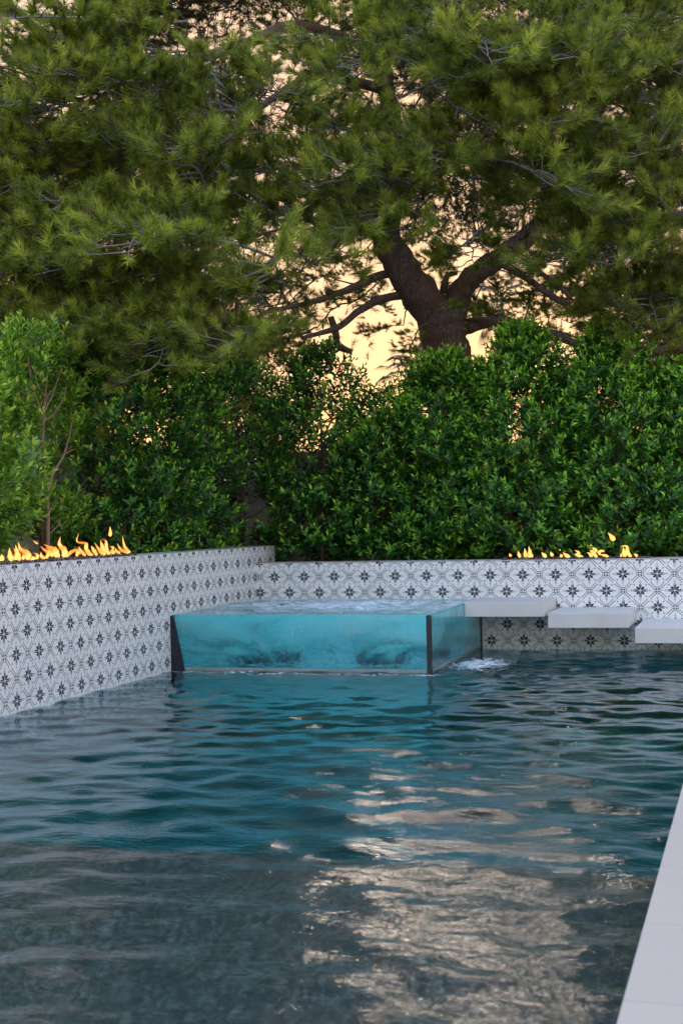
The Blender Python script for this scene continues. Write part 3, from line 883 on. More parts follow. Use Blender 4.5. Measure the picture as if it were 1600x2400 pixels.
def shrub(name, label, base, height, rad, n_sprigs, seed, mat='ficus', prof=None, low=.0, n_parts=110, gaps=(), cat='hedge shrub', group='clipped ficus trees planted along the walls', trunk=True, lump=.5, holes=.75):
    """crown = shell-weighted cloud of leafy sprigs inside an uneven profile"""
    r = np.random.default_rng(seed); rr = random.Random(seed)
    prof = prof or [(0, .55), (.15, .85), (.45, 1.0), (.75, .85), (.92, .5), (1, .12)]
    e = empty(name, base, label, cat, group)
    B = Vector(base)
    if trunk:
        tb = MB()
        pth = smooth_path([B + Vector((0, 0, -.05)), B + Vector((rr.gauss(0, .03), rr.gauss(0, .03), height * .3)), B + Vector((rr.gauss(0, .08), rr.gauss(0, .08), height * .62)), B + Vector((rr.gauss(0, .1), rr.gauss(0, .1), height * .93))], 5, .008, rr)
        tb.tube(pth, lerp_list([.034, .026, .018, .006], len(pth)), 7)
        child(e, tb.obj('trunk', M['dark_stem'], smooth=True))
        bb = MB()
        for k in range(34):
            t = rr.uniform(.1, .9); p0 = pth[int(t * (len(pth) - 1))]; a = rr.uniform(0, 6.28)
            ln = rad * rr.uniform(.55, .95) * np.interp(p0.z - B.z, [x * height for x, _ in prof], [y for _, y in prof])
            p2 = p0 + Vector((math.cos(a) * ln, math.sin(a) * ln, ln * rr.uniform(.4, 1.0)))
            p1 = (p0 + p2) / 2 + Vector((0, 0, -ln * .1))
            q = smooth_path([p0, p1, p2], 4, .01, rr); bb.tube(q, lerp_list([.011, .007, .003], len(q)), 4)
        tagit(child(e, bb.obj('branches', M['dark_stem'])), kind='stuff')
    pos = []; dirs = []; tries = 0
    ph = r.uniform(0, 6.28, 6)
    while len(pos) < n_sprigs and tries < n_sprigs * 30:
        tries += 1
        t = low + (1 - low) * rr.random(); a = rr.uniform(0, 6.28)
        rm = rad * float(np.interp(t, [x for x, _ in prof], [y for _, y in prof]))
        lum = noise.noise(Vector((math.cos(a) * 1.6 + ph[0], math.sin(a) * 1.6 + ph[1], t * height * 1.35 + ph[2])))
        rm *= 1 + lump * lum * 1.6
        q = rr.random() ** .38
        p = Vector((math.cos(a) * rm * q, math.sin(a) * rm * q, t * height))
        dens = noise.noise(Vector((p.x, p.y, p.z)) * 1.7 + Vector((ph[3], ph[4], ph[5])))
        if dens < -.18 and rr.random() < holes: continue
        P = B + p
        if any((Vector((P.x, P.y, P.z)) - Vector(gc)).length < gr for gc, gr in gaps): continue
        d = Vector((math.cos(a) * (.25 + q * .6), math.sin(a) * (.25 + q * .6), .62 + .5 * t)) + Vector((rr.gauss(0, .25), rr.gauss(0, .25), rr.gauss(0, .2)))
        pos.append(P); dirs.append(d)
    # the sprigs that show largest (outermost towards the pool) are parts, the rest one mass
    view = [(P - CP).length + rr.uniform(0, .25) for P in pos]
    order = sorted(range(len(pos)), key=lambda i: view[i])
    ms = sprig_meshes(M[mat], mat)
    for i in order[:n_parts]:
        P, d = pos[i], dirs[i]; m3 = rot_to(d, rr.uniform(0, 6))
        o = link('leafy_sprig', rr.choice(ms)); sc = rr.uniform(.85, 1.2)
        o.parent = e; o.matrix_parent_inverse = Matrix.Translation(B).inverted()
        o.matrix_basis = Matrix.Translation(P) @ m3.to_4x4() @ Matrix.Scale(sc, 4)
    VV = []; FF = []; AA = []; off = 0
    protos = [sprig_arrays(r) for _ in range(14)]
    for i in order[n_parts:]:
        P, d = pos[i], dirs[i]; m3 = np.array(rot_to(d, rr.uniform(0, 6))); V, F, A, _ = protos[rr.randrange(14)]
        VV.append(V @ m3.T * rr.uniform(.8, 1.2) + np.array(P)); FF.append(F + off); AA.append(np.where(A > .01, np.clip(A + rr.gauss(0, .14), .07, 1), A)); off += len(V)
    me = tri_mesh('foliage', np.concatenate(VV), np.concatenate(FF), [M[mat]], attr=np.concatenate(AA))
    tagit(child(e, link('foliage', me)), kind='stuff')
    return e


BZ = 1.0
def X_at(px, plane_y): return on_plane(px, 1250, 1, plane_y).x
def Y_at(px, plane_x): return on_plane(px, 1250, 0, plane_x).y
HG = 'ficus trees grown together into a hedge behind the tile walls'
def see(px, py, r): return [(tuple(on_plane(px, py, 1, y_)), r) for y_ in (.6, .95, 1.3, 1.65)]
gap1 = see(585, 1215, .27) + see(640, 1235, .17) + see(545, 1250, .13)
gap2 = see(890, 1240, .16) + see(902, 1195, .12)
gap3 = see(1340, 1185, .14) + see(1388, 1238, .15) + see(1325, 1225, .10)
shrub('ficus_tree', 'broad dense bushy ficus behind the right end of the left flame row', (-1.0, Y_at(285, -1.0), BZ), 2.85, .84, 1150, 21, prof=[(0, .75), (.2, .95), (.5, 1.0), (.75, .9), (.92, .6), (1, .2)], group=HG)
shrub('ficus_tree', 'dark ficus in the corner where the left hedge turns along the back', (-1.0, Y_at(415, -1.0), BZ), 2.75, .72, 620, 22, gaps=gap1, group=HG)
shrub('ficus_tree', 'dark thin-topped ficus just right of the hedge corner with sky dotting through it', (X_at(560, 1.2), 1.25, BZ), 2.75, .72, 500, 23, gaps=gap1, group=HG, low=.10)
shrub('ficus_tree', 'pointed ficus just left of the open sunset gap, sky shining through its crown', (X_at(755, 1.2), 1.2, BZ), 2.85, .82, 720, 44, prof=[(0, .75), (.25, 1), (.55, 1), (.75, .75), (.9, .4), (1, .08)], gaps=gap1 + gap2, group=HG, lump=.3, holes=.45)
shrub('ficus_tree', 'low ficus under the open sunset gap with its thin top against the sky', (X_at(905, 1.2), 1.2, BZ), 2.2, .72, 760, 25, prof=[(0, .9), (.3, 1), (.6, .95), (.85, .6), (1, .15)], gaps=gap2, group=HG)
shrub('ficus_tree', 'dense ficus right of the open sunset gap, in front of the pine trunk', (X_at(1045, 1.2), 1.2, BZ), 2.60, .76, 1250, 26, gaps=gap2 + gap3, group=HG, holes=.5)
shrub('ficus_tree', 'full dense ficus between the pine trunk and the rightmost peak of the hedge', (X_at(1225, 1.2), 1.15, BZ), 2.92, .90, 1350, 27, prof=[(0, .85), (.2, 1), (.5, 1.0), (.70, .78), (.86, .42), (1, .06)], gaps=gap3, group=HG, lump=.4, holes=.25)
shrub('ficus_tree', 'full ficus with a peaked top behind the right end of the far flames', (X_at(1445, 1.2), 1.15, BZ), 2.92, .94, 1450, 28, prof=[(0, .85), (.2, 1), (.5, 1.0), (.70, .76), (.86, .38), (1, .05)], gaps=gap3, group=HG, lump=.4, holes=.4)
shrub('ficus_tree', 'lower ficus at the right edge of the picture', (X_at(1625, 1.2), 1.2, BZ), 2.4, .72, 900, 29, group=HG)
shrub('ficus_tree', 'bushy ficus at the left edge of the picture beside the young staked tree', (-1.1, Y_at(-75, -1.0), BZ), 2.3, .58, 520, 31, mat='ficus_young', group=HG)

# young staked tree at the left, open enough to show stems
yt_b = Vector((-.95, Y_at(108, -.95), BZ))
yt = empty('young_ficus_tree', yt_b, 'young staked ficus tree with bare brown stems showing, leftmost above the flames', 'tree')
def wp(px, py, dx=0.0): return on_plane(px, py, 0, -.95 + dx)
S2 = .2211
def zp(x, y, dx=0.0): return wp(x * S2, 780 + y * S2, dx)
tb = MB()
p = smooth_path([yt_b + Vector((0, 0, -.03)), zp(505, 2080), zp(500, 1700), zp(470, 1450), zp(455, 1150), zp(462, 850)], 5, .002)
tb.tube(p, lerp_list([.030, .027, .024, .020, .019, .018], len(p)), 8); child(yt, tb.obj('trunk', M['stem'], smooth=True))
for pts, r0 in (([(505, 1690), (560, 1500), (660, 1330), (720, 1170), (755, 980), (760, 930)], .018), ([(462, 850), (490, 620), (505, 420), (520, 150)], .015),
                ([(458, 860), (380, 690), (330, 480), (300, 250)], .013), ([(470, 850), (545, 680), (600, 540), (680, 250)], .012), ([(470, 940), (590, 840), (680, 680), (710, 500)], .011),
                ([(485, 690), (410, 560), (350, 380), (250, 150)], .008), ([(485, 700), (560, 600), (640, 470)], .007), ([(690, 1280), (770, 1240), (860, 1190)], .009),
                ([(370, 690), (260, 640), (180, 590)], .007), ([(505, 1900), (600, 1770), (640, 1640)], .006), ([(520, 2140), (630, 2020), (640, 1860), (690, 1680)], .008), ([(500, 1730), (380, 1560), (150, 1400)], .007)):
    b = MB(); q = smooth_path([zp(x, y, .03 * math.sin(x)) for x, y in pts], 4, .003); b.tube(q, lerp_list([r0, r0 * .7, r0 * .3], len(q)), 6)
    child(yt, b.obj('branch', M['stem'], smooth=True))
stk_t = zp(440, 1120, -.06); b = MB(); b.tube([Vector((stk_t.x, stk_t.y, BZ - .05)), stk_t], [.042, .036], 10)
child(yt, b.obj('stake', M['stake'], smooth=True))
for zy in (1125, 1420, 1675):
    a = zp(432, zy, -.05); c = zp(495 if zy > 1500 else 470, zy + 8, .02); b = MB()
    b.tube([a + Vector((0, -.05, 0)), a + Vector((.05, -.03, 0)), c + Vector((.02, 0, 0)), c + Vector((0, .03, 0))], .010, 6); child(yt, b.obj('tie', M['tie']))
rr = random.Random(99); ms = sprig_meshes(M['ficus_young'], 'ficus_young')
clouds = [((470, 330), 300, .95, 150), ((300, 560), 190, .6, 55), ((640, 520), 190, .6, 50), ((160, 900), 190, .7, 75), ((300, 1080), 130, .5, 45), ((690, 830), 160, .6, 45),
          ((110, 1350), 170, .7, 60), ((790, 1130), 150, .6, 40), ((700, 1500), 140, .4, 20), ((130, 1800), 230, .8, 110), ((640, 1900), 150, .5, 35), ((300, 1950), 170, .6, 60), ((750, 2080), 220, .8, 80), ((90, 2100), 160, .6, 50), ((330, 1500), 110, .5, 20)]
VV = []; FF = []; AA = []; off = 0; r = np.random.default_rng(8); protos = [sprig_arrays(r) for _ in range(12)]; cnt = 0
for (cx, cy), rad, dp, n in clouds:
    for _ in range(int(n * .85)):
        a = rr.uniform(0, 6.28); q = rr.random() ** .5
        P = zp(cx + math.cos(a) * rad * q, cy + math.sin(a) * rad * q * .9, 0) + Vector((-abs(rr.gauss(.05, .16)), rr.gauss(0, .10), 0))
        d = Vector((math.cos(a) * .45, rr.gauss(0, .4) - .2, .9 - math.sin(a) * .2))
        if cnt % 5 == 0:
            o = link('leafy_sprig', rr.choice(ms)); o.parent = yt; o.matrix_parent_inverse = Matrix.Translation(yt_b).inverted()
            o.matrix_basis = Matrix.Translation(P) @ rot_to(d, rr.uniform(0, 6)).to_4x4() @ Matrix.Scale(rr.uniform(.85, 1.15), 4)
        else:
            V, F, A, _ = protos[rr.randrange(12)]; m3 = np.array(rot_to(d, rr.uniform(0, 6)))
            VV.append(V @ m3.T * rr.uniform(.8, 1.1) + np.array(P)); FF.append(F + off); AA.append(np.clip(A + rr.gauss(0, .12), .07, 1)); off += len(V)
        cnt += 1
tagit(child(yt, link('foliage', tri_mesh('foliage', np.concatenate(VV), np.concatenate(FF), [M['ficus_young']], attr=np.concatenate(AA)))), kind='stuff')

# ------------------------------------------------------------------ pine
def needle_tuft(r, c, d, n, L, wd):
    d = d / np.linalg.norm(d)
    a = np.cross(d, [0, 0, 1.0]); na = np.linalg.norm(a); a = a / na if na > .1 else np.array([1.0, 0, 0]); b_ = np.cross(d, a)
    th = r.uniform(0, 2 * np.pi, n); sp = np.clip(r.normal(.62, .28, n), .05, 1.35)
    dirn = d * np.cos(sp)[:, None] + (a * np.cos(th)[:, None] + b_ * np.sin(th)[:, None]) * np.sin(sp)[:, None]
    ln = L * r.uniform(.7, 1.15, n)
    base = c - d * (r.uniform(0, .12, n) ** 1)[:, None]
    tip = base + dirn * ln[:, None]; tip[:, 2] -= ln * .08
    side = np.cross(dirn, r.normal(0, 1, (n, 3))); side /= np.linalg.norm(side, axis=1, keepdims=True)
    V = np.stack([base - side * wd / 2, base + side * wd / 2, tip], 1).reshape(-1, 3)
    F = np.arange(n * 3).reshape(-1, 3)
    return V, F


def bough_mesh(seed, mat, length=1.25, n_side=9, needles=46, L=.115, wd=.0042, droop=.25, dead=0.0, twig='twig'):
    """a spray of twigs with needle tufts, growing along +X, drooping, twigs turned up at the ends"""
    r = np.random.default_rng(seed); mb = MB(); rr = random.Random(seed)
    V = []; F = []; A = []; off = 0
    axis = [Vector((0, 0, 0))]
    for k in range(1, 8):
        t = k / 7; axis.append(Vector((length * t, rr.gauss(0, .03), -droop * length * t ** 1.6 * .8 + .05 * math.sin(t * 3))))
    mb.tube(axis, lerp_list([.014, .010, .004], len(axis)), 5)
    tips = [(axis[-1], (axis[-1] - axis[-2]).normalized() + Vector((0, 0, .5)))]
    for k in range(n_side):
        t = .15 + .82 * (k + rr.random() * .6) / n_side; i = min(6, int(t * 7)); f = t * 7 - i
        p = axis[i].lerp(axis[i + 1], f); sg = -1 if k % 2 else 1
        ln = length * (.52 - .30 * t) * rr.uniform(.7, 1.25)
        dr = Vector((rr.uniform(.5, .9), sg * rr.uniform(.5, 1.0), rr.uniform(-.25, .35))).normalized()
        q = [p]
        for s_ in range(1, 5):
            q.append(p + dr * ln * s_ / 4 + Vector((0, 0, -.12 * ln * (s_ / 4) ** 2 + .10 * ln * (s_ / 4) ** 3)) + Vector((rr.gauss(0, .012), rr.gauss(0, .012), rr.gauss(0, .012))))
        mb.tube(q, lerp_list([.007, .003], len(q)), 4)
        tips.append((q[-1], (q[-1] - q[-2]).normalized() + Vector((0, 0, .45))))
        for _ in range(max(3, int(ln / .085))):
            s_ = rr.uniform(.3, .95) * 4; j = min(3, int(s_)); b_ = q[j].lerp(q[j + 1], s_ - j)
            d2 = (dr + Vector((rr.gauss(0, .5), rr.gauss(0, .5), rr.uniform(.0, .8)))).normalized(); l2 = rr.uniform(.07, .2)
            mb.tube([b_, b_ + d2 * l2], [.003, .002], 3, cap=False)
            tips.append((b_ + d2 * l2, d2 + Vector((0, 0, .3))))
    for c, d in tips:
        if rr.random() < dead: continue
        v, f = needle_tuft(r, np.array(c), np.array(d.normalized()), needles, L * rr.uniform(.8, 1.15), wd)
        V.append(v); F.append(f + off); off += len(v)
        base_v = np.clip(r.normal(.5, .32), .08, 1); col = np.clip(base_v + r.normal(0, .12, len(v) // 3), .07, 1)
        if r.random() < .05: col[:] = 0.02
        A.append(np.repeat(col, 3))
    tv = np.array([v for v in mb.v]); tf = []
    for q in mb.f:
        for k in range(1, len(q) - 1): tf.append((q[0], q[k], q[k + 1]))
    tf = np.array(tf) + off
    VV = np.concatenate(V + [tv]); FF = np.concatenate(F + [tf]); mi = np.concatenate([np.zeros(off // 3, int), np.ones(len(tf), int)])
    AA = np.concatenate(A + [np.zeros(len(tv))])
    return tri_mesh('needle_bough', VV, FF, [mat, M[twig]], mi, attr=AA)


BOUGHS = [bough_mesh(100 + k, M['needle'], length=1.3 + .13 * (k % 4), n_side=13 + k % 4, needles=64, wd=.0058) for k in range(10)]
GRID = ["2588999999998986", "2489998689998787", "6789995477786887", "9999988785577767", "9858975678766856",
        "7668965667677877", "4259876632235787", "7789987422423799", "8888886311312678"]


def dens_at(px, py):
    if py < 0:
        # above the frame: crown closes in except for the opening that feeds the glitter on the water
        if 840 < px < 1210 and py < -40: return 0.5
        return 9.4
    if px < 0 and py < 260: return 3
    if -200 < px < 190 and py < -330: return 1
    if px < 0 or px > 1599: return 9.2 if py < 850 else 3
    x = min(15, int(px / 100)); yv = int(py / 100)
    if yv > 8: return 0
    return float(GRID[yv][x])


def lam_at(px, py):
    o = np.interp(dens_at(px, py), range(10), [0, .10, .24, .40, .57, .70, .82, .905, .965, .99])
    return -math.log(1 - o) / 4.6


DARKS = [(650, 90, 200, 130), (800, 200, 120, 130), (440, 600, 80, 60), (580, 430, 80, 55), (1290, 330, 70, 80), (1400, 760, 100, 70), (720, 640, 60, 60), (60, 500, 60, 50), (330, 470, 60, 40), (1500, 480, 60, 70)]
def dark_zone(px, py):
    return any(((px - a) / c) ** 2 + ((py - b_) / d) ** 2 < 1 for a, b_, c, d in DARKS)


def open_sky(px, py, dd):
    """places where the photograph looks past the crown: the fork, the upper left corner, the gap at the left"""
    if 780 < px < 1330 and 545 < py < 900 and dd < 1.4: return rr.random() < .96
    if -60 < px < 230 and 575 < py < 735: return rr.random() < .85
    if px < 150 and py < 250: return rr.random() < .93
    return False


pine_base = on_plane(1062, 1250, 1, 6.0); pine_base.z = .9
DEP = (pine_base - CP).dot(fwd)
pine = empty('pine_tree', pine_base, 'huge spreading pine behind the hedge, its forked trunk framed by the sunset', 'tree')
def pd(px, py, dd=0.0): return at_depth(px, py, DEP + dd) 
Z1 = .4145
def pz(x, y, dd=0.0): return pd(750 + x * Z1, 560 + y * Z1, dd)
PXM = DEP / 3247
LIMBS = []
def limb(name, pts, rads, sides=12, wob=.25, jit=.0, mat='bark', keep=True):
    q = smooth_path(pts, 6, jit); rl = lerp_list(rads, len(q)); b = MB(); b.tube(q, rl, sides, wob=wob)
    o = child(pine, b.obj(name, M[mat], smooth=True))
    if keep:
        for p, r_ in zip(q[::3], rl[::3]): LIMBS.append((p, r_))
    return o


tr = smooth_path([pine_base + Vector((.05, 0, -.2)), pd(1058, 1000), pd(1056, 892), pd(1046, 809), pd(1036, 759), pd(1030, 715)], 6)
b = MB(); b.tube(tr, lerp_list([.50, .42, .40, .37, .40, .34], len(tr)), 18, wob=.22); child(pine, b.obj('trunk', M['bark'], smooth=True)); LIMBS += [(p, .35) for p in tr[::4]]
limb('limb', [pd(1040, 775), pd(1000, 712), pd(960, 660, -.1), pd(928, 600, -.2), pd(906, 560, -.2), pd(912, 450, 0), pd(925, 350, .2), pd(905, 200, .3), pd(880, 40, .3), pd(860, -200, .2)],
     [.33, .33, .31, .27, .24, .2, .17, .14, .11, .06], 14)
limb('limb', [pd(1045, 770), pd(1068, 715), pd(1085, 672, -.2), pd(1118, 640, -.4), pd(1160, 610, -.6), pd(1230, 560, -.6), pd(1310, 470, -.4), pd(1362, 370, -.2), pd(1395, 260, 0), pd(1425, 150, 0), pd(1450, -60, 0)],
     [.25, .23, .19, .175, .17, .16, .15, .14, .125, .10, .06], 12)
limb('limb', [pz(790, 515), pz(860, 497, -.2), pz(980, 467, -.4), pz(1090, 482, -.6), pz(1200, 528, -.8), pz(1330, 545, -1), pz(1440, 590, -1.2), pz(1560, 640, -1.5)], [.10, .095, .09, .09, .085, .08, .07, .05], 9)
limb('broken_limb', [pz(810, 463), pz(870, 458, -.3), pz(926, 452, -.5)], [.045, .042, .04], 8, keep=False)
limb('limb', [pz(500, 310), pz(380, 332, -.3), pz(300, 360, -.5), pz(200, 420, -.9), pz(100, 500, -1.3), pz(-100, 560, -2)], [.08, .07, .065, .06, .05, .03], 8)
limb('limb', [pz(440, 185), pz(320, 213, -.3), pz(220, 260, -.7), pz(120, 300, -1.1), pz(-60, 360, -1.8), pz(-330, 420, -3)], [.075, .07, .065, .055, .045, .025], 8)
limb('broken_limb', [pz(700, 300), pz(702, 250, -.1), pz(725, 205, -.1), pz(775, 195, -.1)], [.07, .055, .045, .035], 8, keep=False)
limb('broken_limb', [pz(60, 440, -1), pz(88, 540, -1), pz(100, 600, -1), pz(182, 640, -1)], [.05, .06, .06, .05], 8, keep=False)
limb('limb', [pz(960, 100, -.5), pz(1160, 220, -.9), pz(1290, 310, -1.1), pz(1400, 380, -1.3), pz(1470, 440, -1.6)], [.07, .06, .055, .045, .03], 8)
limb('limb', [pz(1180, 140, -.9), pz(1240, 190, -1), pz(1330, 250, -1.2), pz(1420, 340, -1.5)], [.05, .045, .04, .03], 7)
limb('limb', [pd(1700, 800, -2), pd(1600, 812, -2.2), pd(1540, 822, -2.3), pd(1490, 815, -2.4)], [.10, .085, .07, .05], 9)
limb('broken_limb', [pd(1500, 806, -2.4), pd(1525, 794, -2.5), pd(1556, 790, -2.5)], [.03, .035, .035], 7, keep=False)
limb('limb', [pd(1530, 826, -2.3), pd(1560, 848, -2.3), pd(1610, 880, -2.4)], [.035, .03, .025], 7)
limb('limb', [pd(905, 210, .3), pd(740, 175, -.8), pd(690, 198, -1.2), pd(612, 250, -1.8), pd(540, 300, -2.6)], [.09, .08, .07, .055, .03], 8)
limb('limb', [pd(890, 120, .3), pd(700, 60, -1), pd(560, 110, -2.5), pd(430, 140, -3.3), pd(285, 133, -4), pd(168, 97, -4.6), pd(102, 76, -5), pd(50, 40, -5.2), pd(-30, 12, -5.4)], [.09, .085, .08, .075, .07, .06, .05, .045, .035], 8)
limb('limb', [pd(430, 140, -3.3), pd(230, 153, -4.2), pd(168, 173, -4.6), pd(117, 209, -4.8), pd(50, 242, -5.2), pd(-30, 256, -5.4)], [.05, .045, .04, .04, .03, .02], 7)
limb('limb', [pd(912, 450, 0), pd(800, 480, -1), pd(650, 500, -2.5), pd(500, 560, -4), pd(350, 620, -5)], [.09, .08, .07, .05, .03], 7)
limb('limb', [pd(920, 400, 0), pd(1000, 370, -1.5), pd(1100, 330, -3), pd(1180, 250, -4)], [.08, .07, .05, .03], 7)
limb('limb', [pd(1395, 260, 0), pd(1480, 180, -.5), pd(1560, 130, -1), pd(1640, 110, -1.3)], [.07, .06, .05, .04], 7)
limb('limb', [pd(1362, 370, -.2), pd(1420, 345, -.5), pd(1500, 345, -1), pd(1620, 360, -1.5)], [.06, .05, .04, .03], 7)
# pale bare twigs hanging in front of the crown
def bare(pts, r0, forks=5, seed=1, dep=-5.5, sc=1.0):
    rr = random.Random(seed); P = [pd(x, y, dep) for x, y in pts]; q = smooth_path(P, 5, .012, rr); b = MB()
    b.tube(q, lerp_list([r0, r0 * .6, r0 * .3], len(q)), 6)
    for _ in range(forks):
        i = rr.randrange(2, len(q) - 1); d = (q[i] - q[i - 1]).normalized(); d = (d + Vector((rr.gauss(0, .6), rr.gauss(0, .6), rr.gauss(-.2, .6)))).normalized()
        l = rr.uniform(.15, .5) * sc; m = q[i] + d * l * .5 + Vector((0, 0, -.03))
        k = smooth_path([q[i], m, q[i] + d * l + Vector((rr.gauss(0, .05), 0, -.08))], 3, .01, rr); b.tube(k, lerp_list([r0 * .45, r0 * .2], len(k)), 4)
        if rr.random() < .6:
            d3 = (d + Vector((rr.gauss(0, .7), 0, rr.gauss(0, .7)))).normalized(); b.tube([k[-3], k[-3] + d3 * l * .4], [r0 * .25, r0 * .12], 3, cap=False)
    return child(pine, b.obj('bare_twig', M['twig'], smooth=True))


bare([(325, 757), (270, 775), (235, 788), (155, 792), (130, 790)], .026, 8, 1, -6.2)
bare([(235, 725), (200, 755), (160, 790)], .030, 3, 2, -6.1)
bare([(660, 560), (640, 610), (600, 650), (560, 670), (420, 712), (390, 715)], .030, 9, 3, -6.5)
bare([(620, 640), (612, 690), (605, 730)], .016, 6, 4, -6.6)
bare([(1075, 250), (1065, 330), (1030, 380), (960, 420), (880, 450)], .026, 10, 5, -5.5)
bare([(1065, 300), (1110, 320), (1125, 370), (1120, 410)], .014, 5, 6, -5.6)
bare([(1030, 380), (1000, 440), (960, 475), (920, 490)], .014, 5, 16, -5.6)
bare([(1245, 420), (1230, 480), (1222, 540), (1200, 570)], .022, 6, 7, -5.2)
bare([(1285, 190), (1310, 250), (1345, 300), (1390, 330)], .020, 14, 8, -4.6)
bare([(1295, 215), (1350, 280), (1395, 320)], .018, 12, 9, -4.5)
bare([(1285, 450), (1310, 475), (1360, 470), (1410, 440)], .016, 8, 10, -4.8)
bare([(1430, 610), (1480, 655), (1520, 675), (1560, 720), (1585, 755)], .018, 8, 11, -4.6)
bare([(1250, 0), (1290, 30), (1310, 40)], .022, 5, 12, -4.8)
bare([(1350, 70), (1420, 75), (1410, 110), (1400, 130)], .016, 5, 13, -4.8)
bare([(300, 215), (240, 225), (190, 270)], .024, 5, 14, -5.5)
bare([(1580, 420), (1590, 520), (1592, 620)], .014, 6, 15, -4.6)
bare([(900, 270), (915, 330), (935, 390)], .016, 4, 17, -3.0)
bare([(1390, 770), (1440, 800), (1450, 840)], .012, 10, 18, -4.0)

# boughs: scattered through a broad crown volume about the limbs
rr = random.Random(4242); bough_nodes = []
def place_bough(P, yaw, pitch, sc, meshes=BOUGHS, parent=pine, nm='needle_bough'):
    o = link(nm, rr.choice(meshes)); o.parent = parent; o.matrix_parent_inverse = Matrix.Translation(parent.location).inverted()
    m = Matrix.Rotation(yaw, 4, 'Z') @ Matrix.Rotation(pitch, 4, 'Y') @ Matrix.Rotation(rr.gauss(0, .35), 4, 'X')
    o.matrix_basis = Matrix.Translation(P) @ m @ Matrix.Scale(sc, 4)
    return o


# front sprays that catch the open sky: (px, py, spread px, depth offset, count)
FRONT = [(200, 300, 130, -5.6, 10), (400, 330, 110, -5.4, 8), (560, 250, 80, -5.2, 5), (400, 60, 110, -5.0, 7), (420, 160, 90, -4.9, 5), (250, 500, 130, -6.0, 10), (430, 530, 110, -6.0, 9),
         (440, 690, 130, -6.4, 12), (600, 690, 110, -6.4, 9), (60, 780, 90, -5.8, 8), (250, 790, 110, -5.6, 8), (60, 420, 90, -5.3, 5), (960, 440, 110, -5.6, 9), (1090, 350, 80, -5.6, 6),
         (1100, 160, 120, -5.6, 12), (1050, 50, 90, -5.2, 5), (1200, 190, 60, -5.4, 4), (1400, 70, 110, -5.0, 8), (1350, 480, 110, -4.9, 8), (1450, 620, 110, -4.9, 9), (1540, 250, 70, -4.7, 5),
         (1400, 420, 70, -4.8, 4), (700, 420, 90, -3.5, 5), (870, 430, 70, -4.4, 4), (560, 470, 60, -4.6, 4), (1540, 700, 70, -4.4, 5),
         (930, 130, 80, -4.0, 4), (1150, 440, 60, -4.6, 3), (760, 560, 70, -4.2, 3), (340, 790, 80, -6.0, 5), (520, 790, 80, -5.6, 4),
         (850, 330, 70, -3.5, 4)]
n_b = 0
for px, py, spd, dd, n in FRONT:
    for _ in range(n):
        qx, qy = px + rr.gauss(0, spd * .55), py + rr.gauss(0, spd * .5)
        if open_sky(qx, qy, dd) or (dark_zone(qx, qy) and rr.random() < .7): continue
        P = pd(qx, qy, dd + rr.gauss(0, .35))
        side = -1 if px < 1000 else 1
        yaw = math.atan2(-1.0, side * rr.uniform(-.1, 1.1)) + rr.gauss(0, .35)
        place_bough(P, yaw, rr.gauss(.12, .22), rr.uniform(1.05, 1.4)); bough_nodes.append(P); n_b += 1
for px, py, dd in ((930, 725, .5), (850, 700, .4), (1125, 655, .5), (1155, 705, .6), (1195, 680, .6), (1165, 640, .3), (1255, 695, .2), (1305, 650, 0), (1235, 735, .4),
                   (700, 640, -.6), (750, 650, -.4), (820, 600, .3), (860, 565, -.8), (985, 565, .5), (1045, 600, .6), (1085, 560, -.6), (960, 800, -.7), (1005, 705, -.9), (985, 845, -.8), (660, 790, .2), (890, 620, -.7), (1010, 770, -1.0),
                   (1290, 740, .4), (1340, 700, .2), (740, 760, .4), (640, 720, 0), (1120, 560, -.9), (940, 540, -1.0), (1110, 700, .9)):
    for _ in range(2 if dd > -.5 else 1):
        P = pd(px + rr.gauss(0, 14), py + rr.gauss(0, 14), dd); place_bough(P, rr.uniform(0, 6.28), rr.gauss(.25, .2), rr.uniform(.42, .62)); bough_nodes.append(P); n_b += 1
crown = []
for _ in range(20000):
    if n_b >= 400: break
    px = rr.uniform(-150, 1750); py = rr.uniform(-250, 880)
    if rr.random() > lam_at(px, py): continue
    dd = rr.uniform(-2.8, 2.8)
    if dark_zone(px, py) and dd < 1.6: continue
    if open_sky(px, py, dd): continue
    P = pd(px, py, dd); out = Vector((P.x - pine_base.x, P.y - pine_base.y, 0)) + Vector((rr.gauss(0, 1.5), rr.gauss(0, 1.5), 0))
    place_bough(P, math.atan2(out.y, out.x), rr.gauss(.12, .25), rr.uniform(1.0, 1.45)); bough_nodes.append(P); n_b += 1
# what lies past 300 boughs: one mass of tufts deeper in the crown
V = []; F = []; A = []; off = 0; r = np.random.default_rng(77); extra = []
srcs = [np.array([v.co[:] for v in me.vertices]) for me in BOUGHS[:4]]
for _ in range(200000):
    px = rr.uniform(-250, 1850); py = rr.uniform(-900, 860); lm = lam_at(px, py)
    if rr.random() > lm or lm < .09: continue
    dd = rr.uniform(-1.8, 3.2)
    if dark_zone(px, py) and dd < 1.4: continue
    if open_sky(px, py, dd - .5): continue
    P = pd(px, py, dd); extra.append(P)
    if len(extra) >= 4300: break
for P in extra:
    a = rr.uniform(0, 6.28)
    for _ in range(16):
        c = np.array(P) + r.normal(0, [.38, .38, .20]); dv = r.normal(0, .5, 3) + [math.cos(a) * .5, math.sin(a) * .5, .3]
        v, f = needle_tuft(r, c, dv, 22, .15, .0095); V.append(v); F.append(f + off); off += len(v)
        A.append(np.repeat(np.clip(r.normal(.4, .15) + r.normal(0, .1, 22), .07, 1), 3))
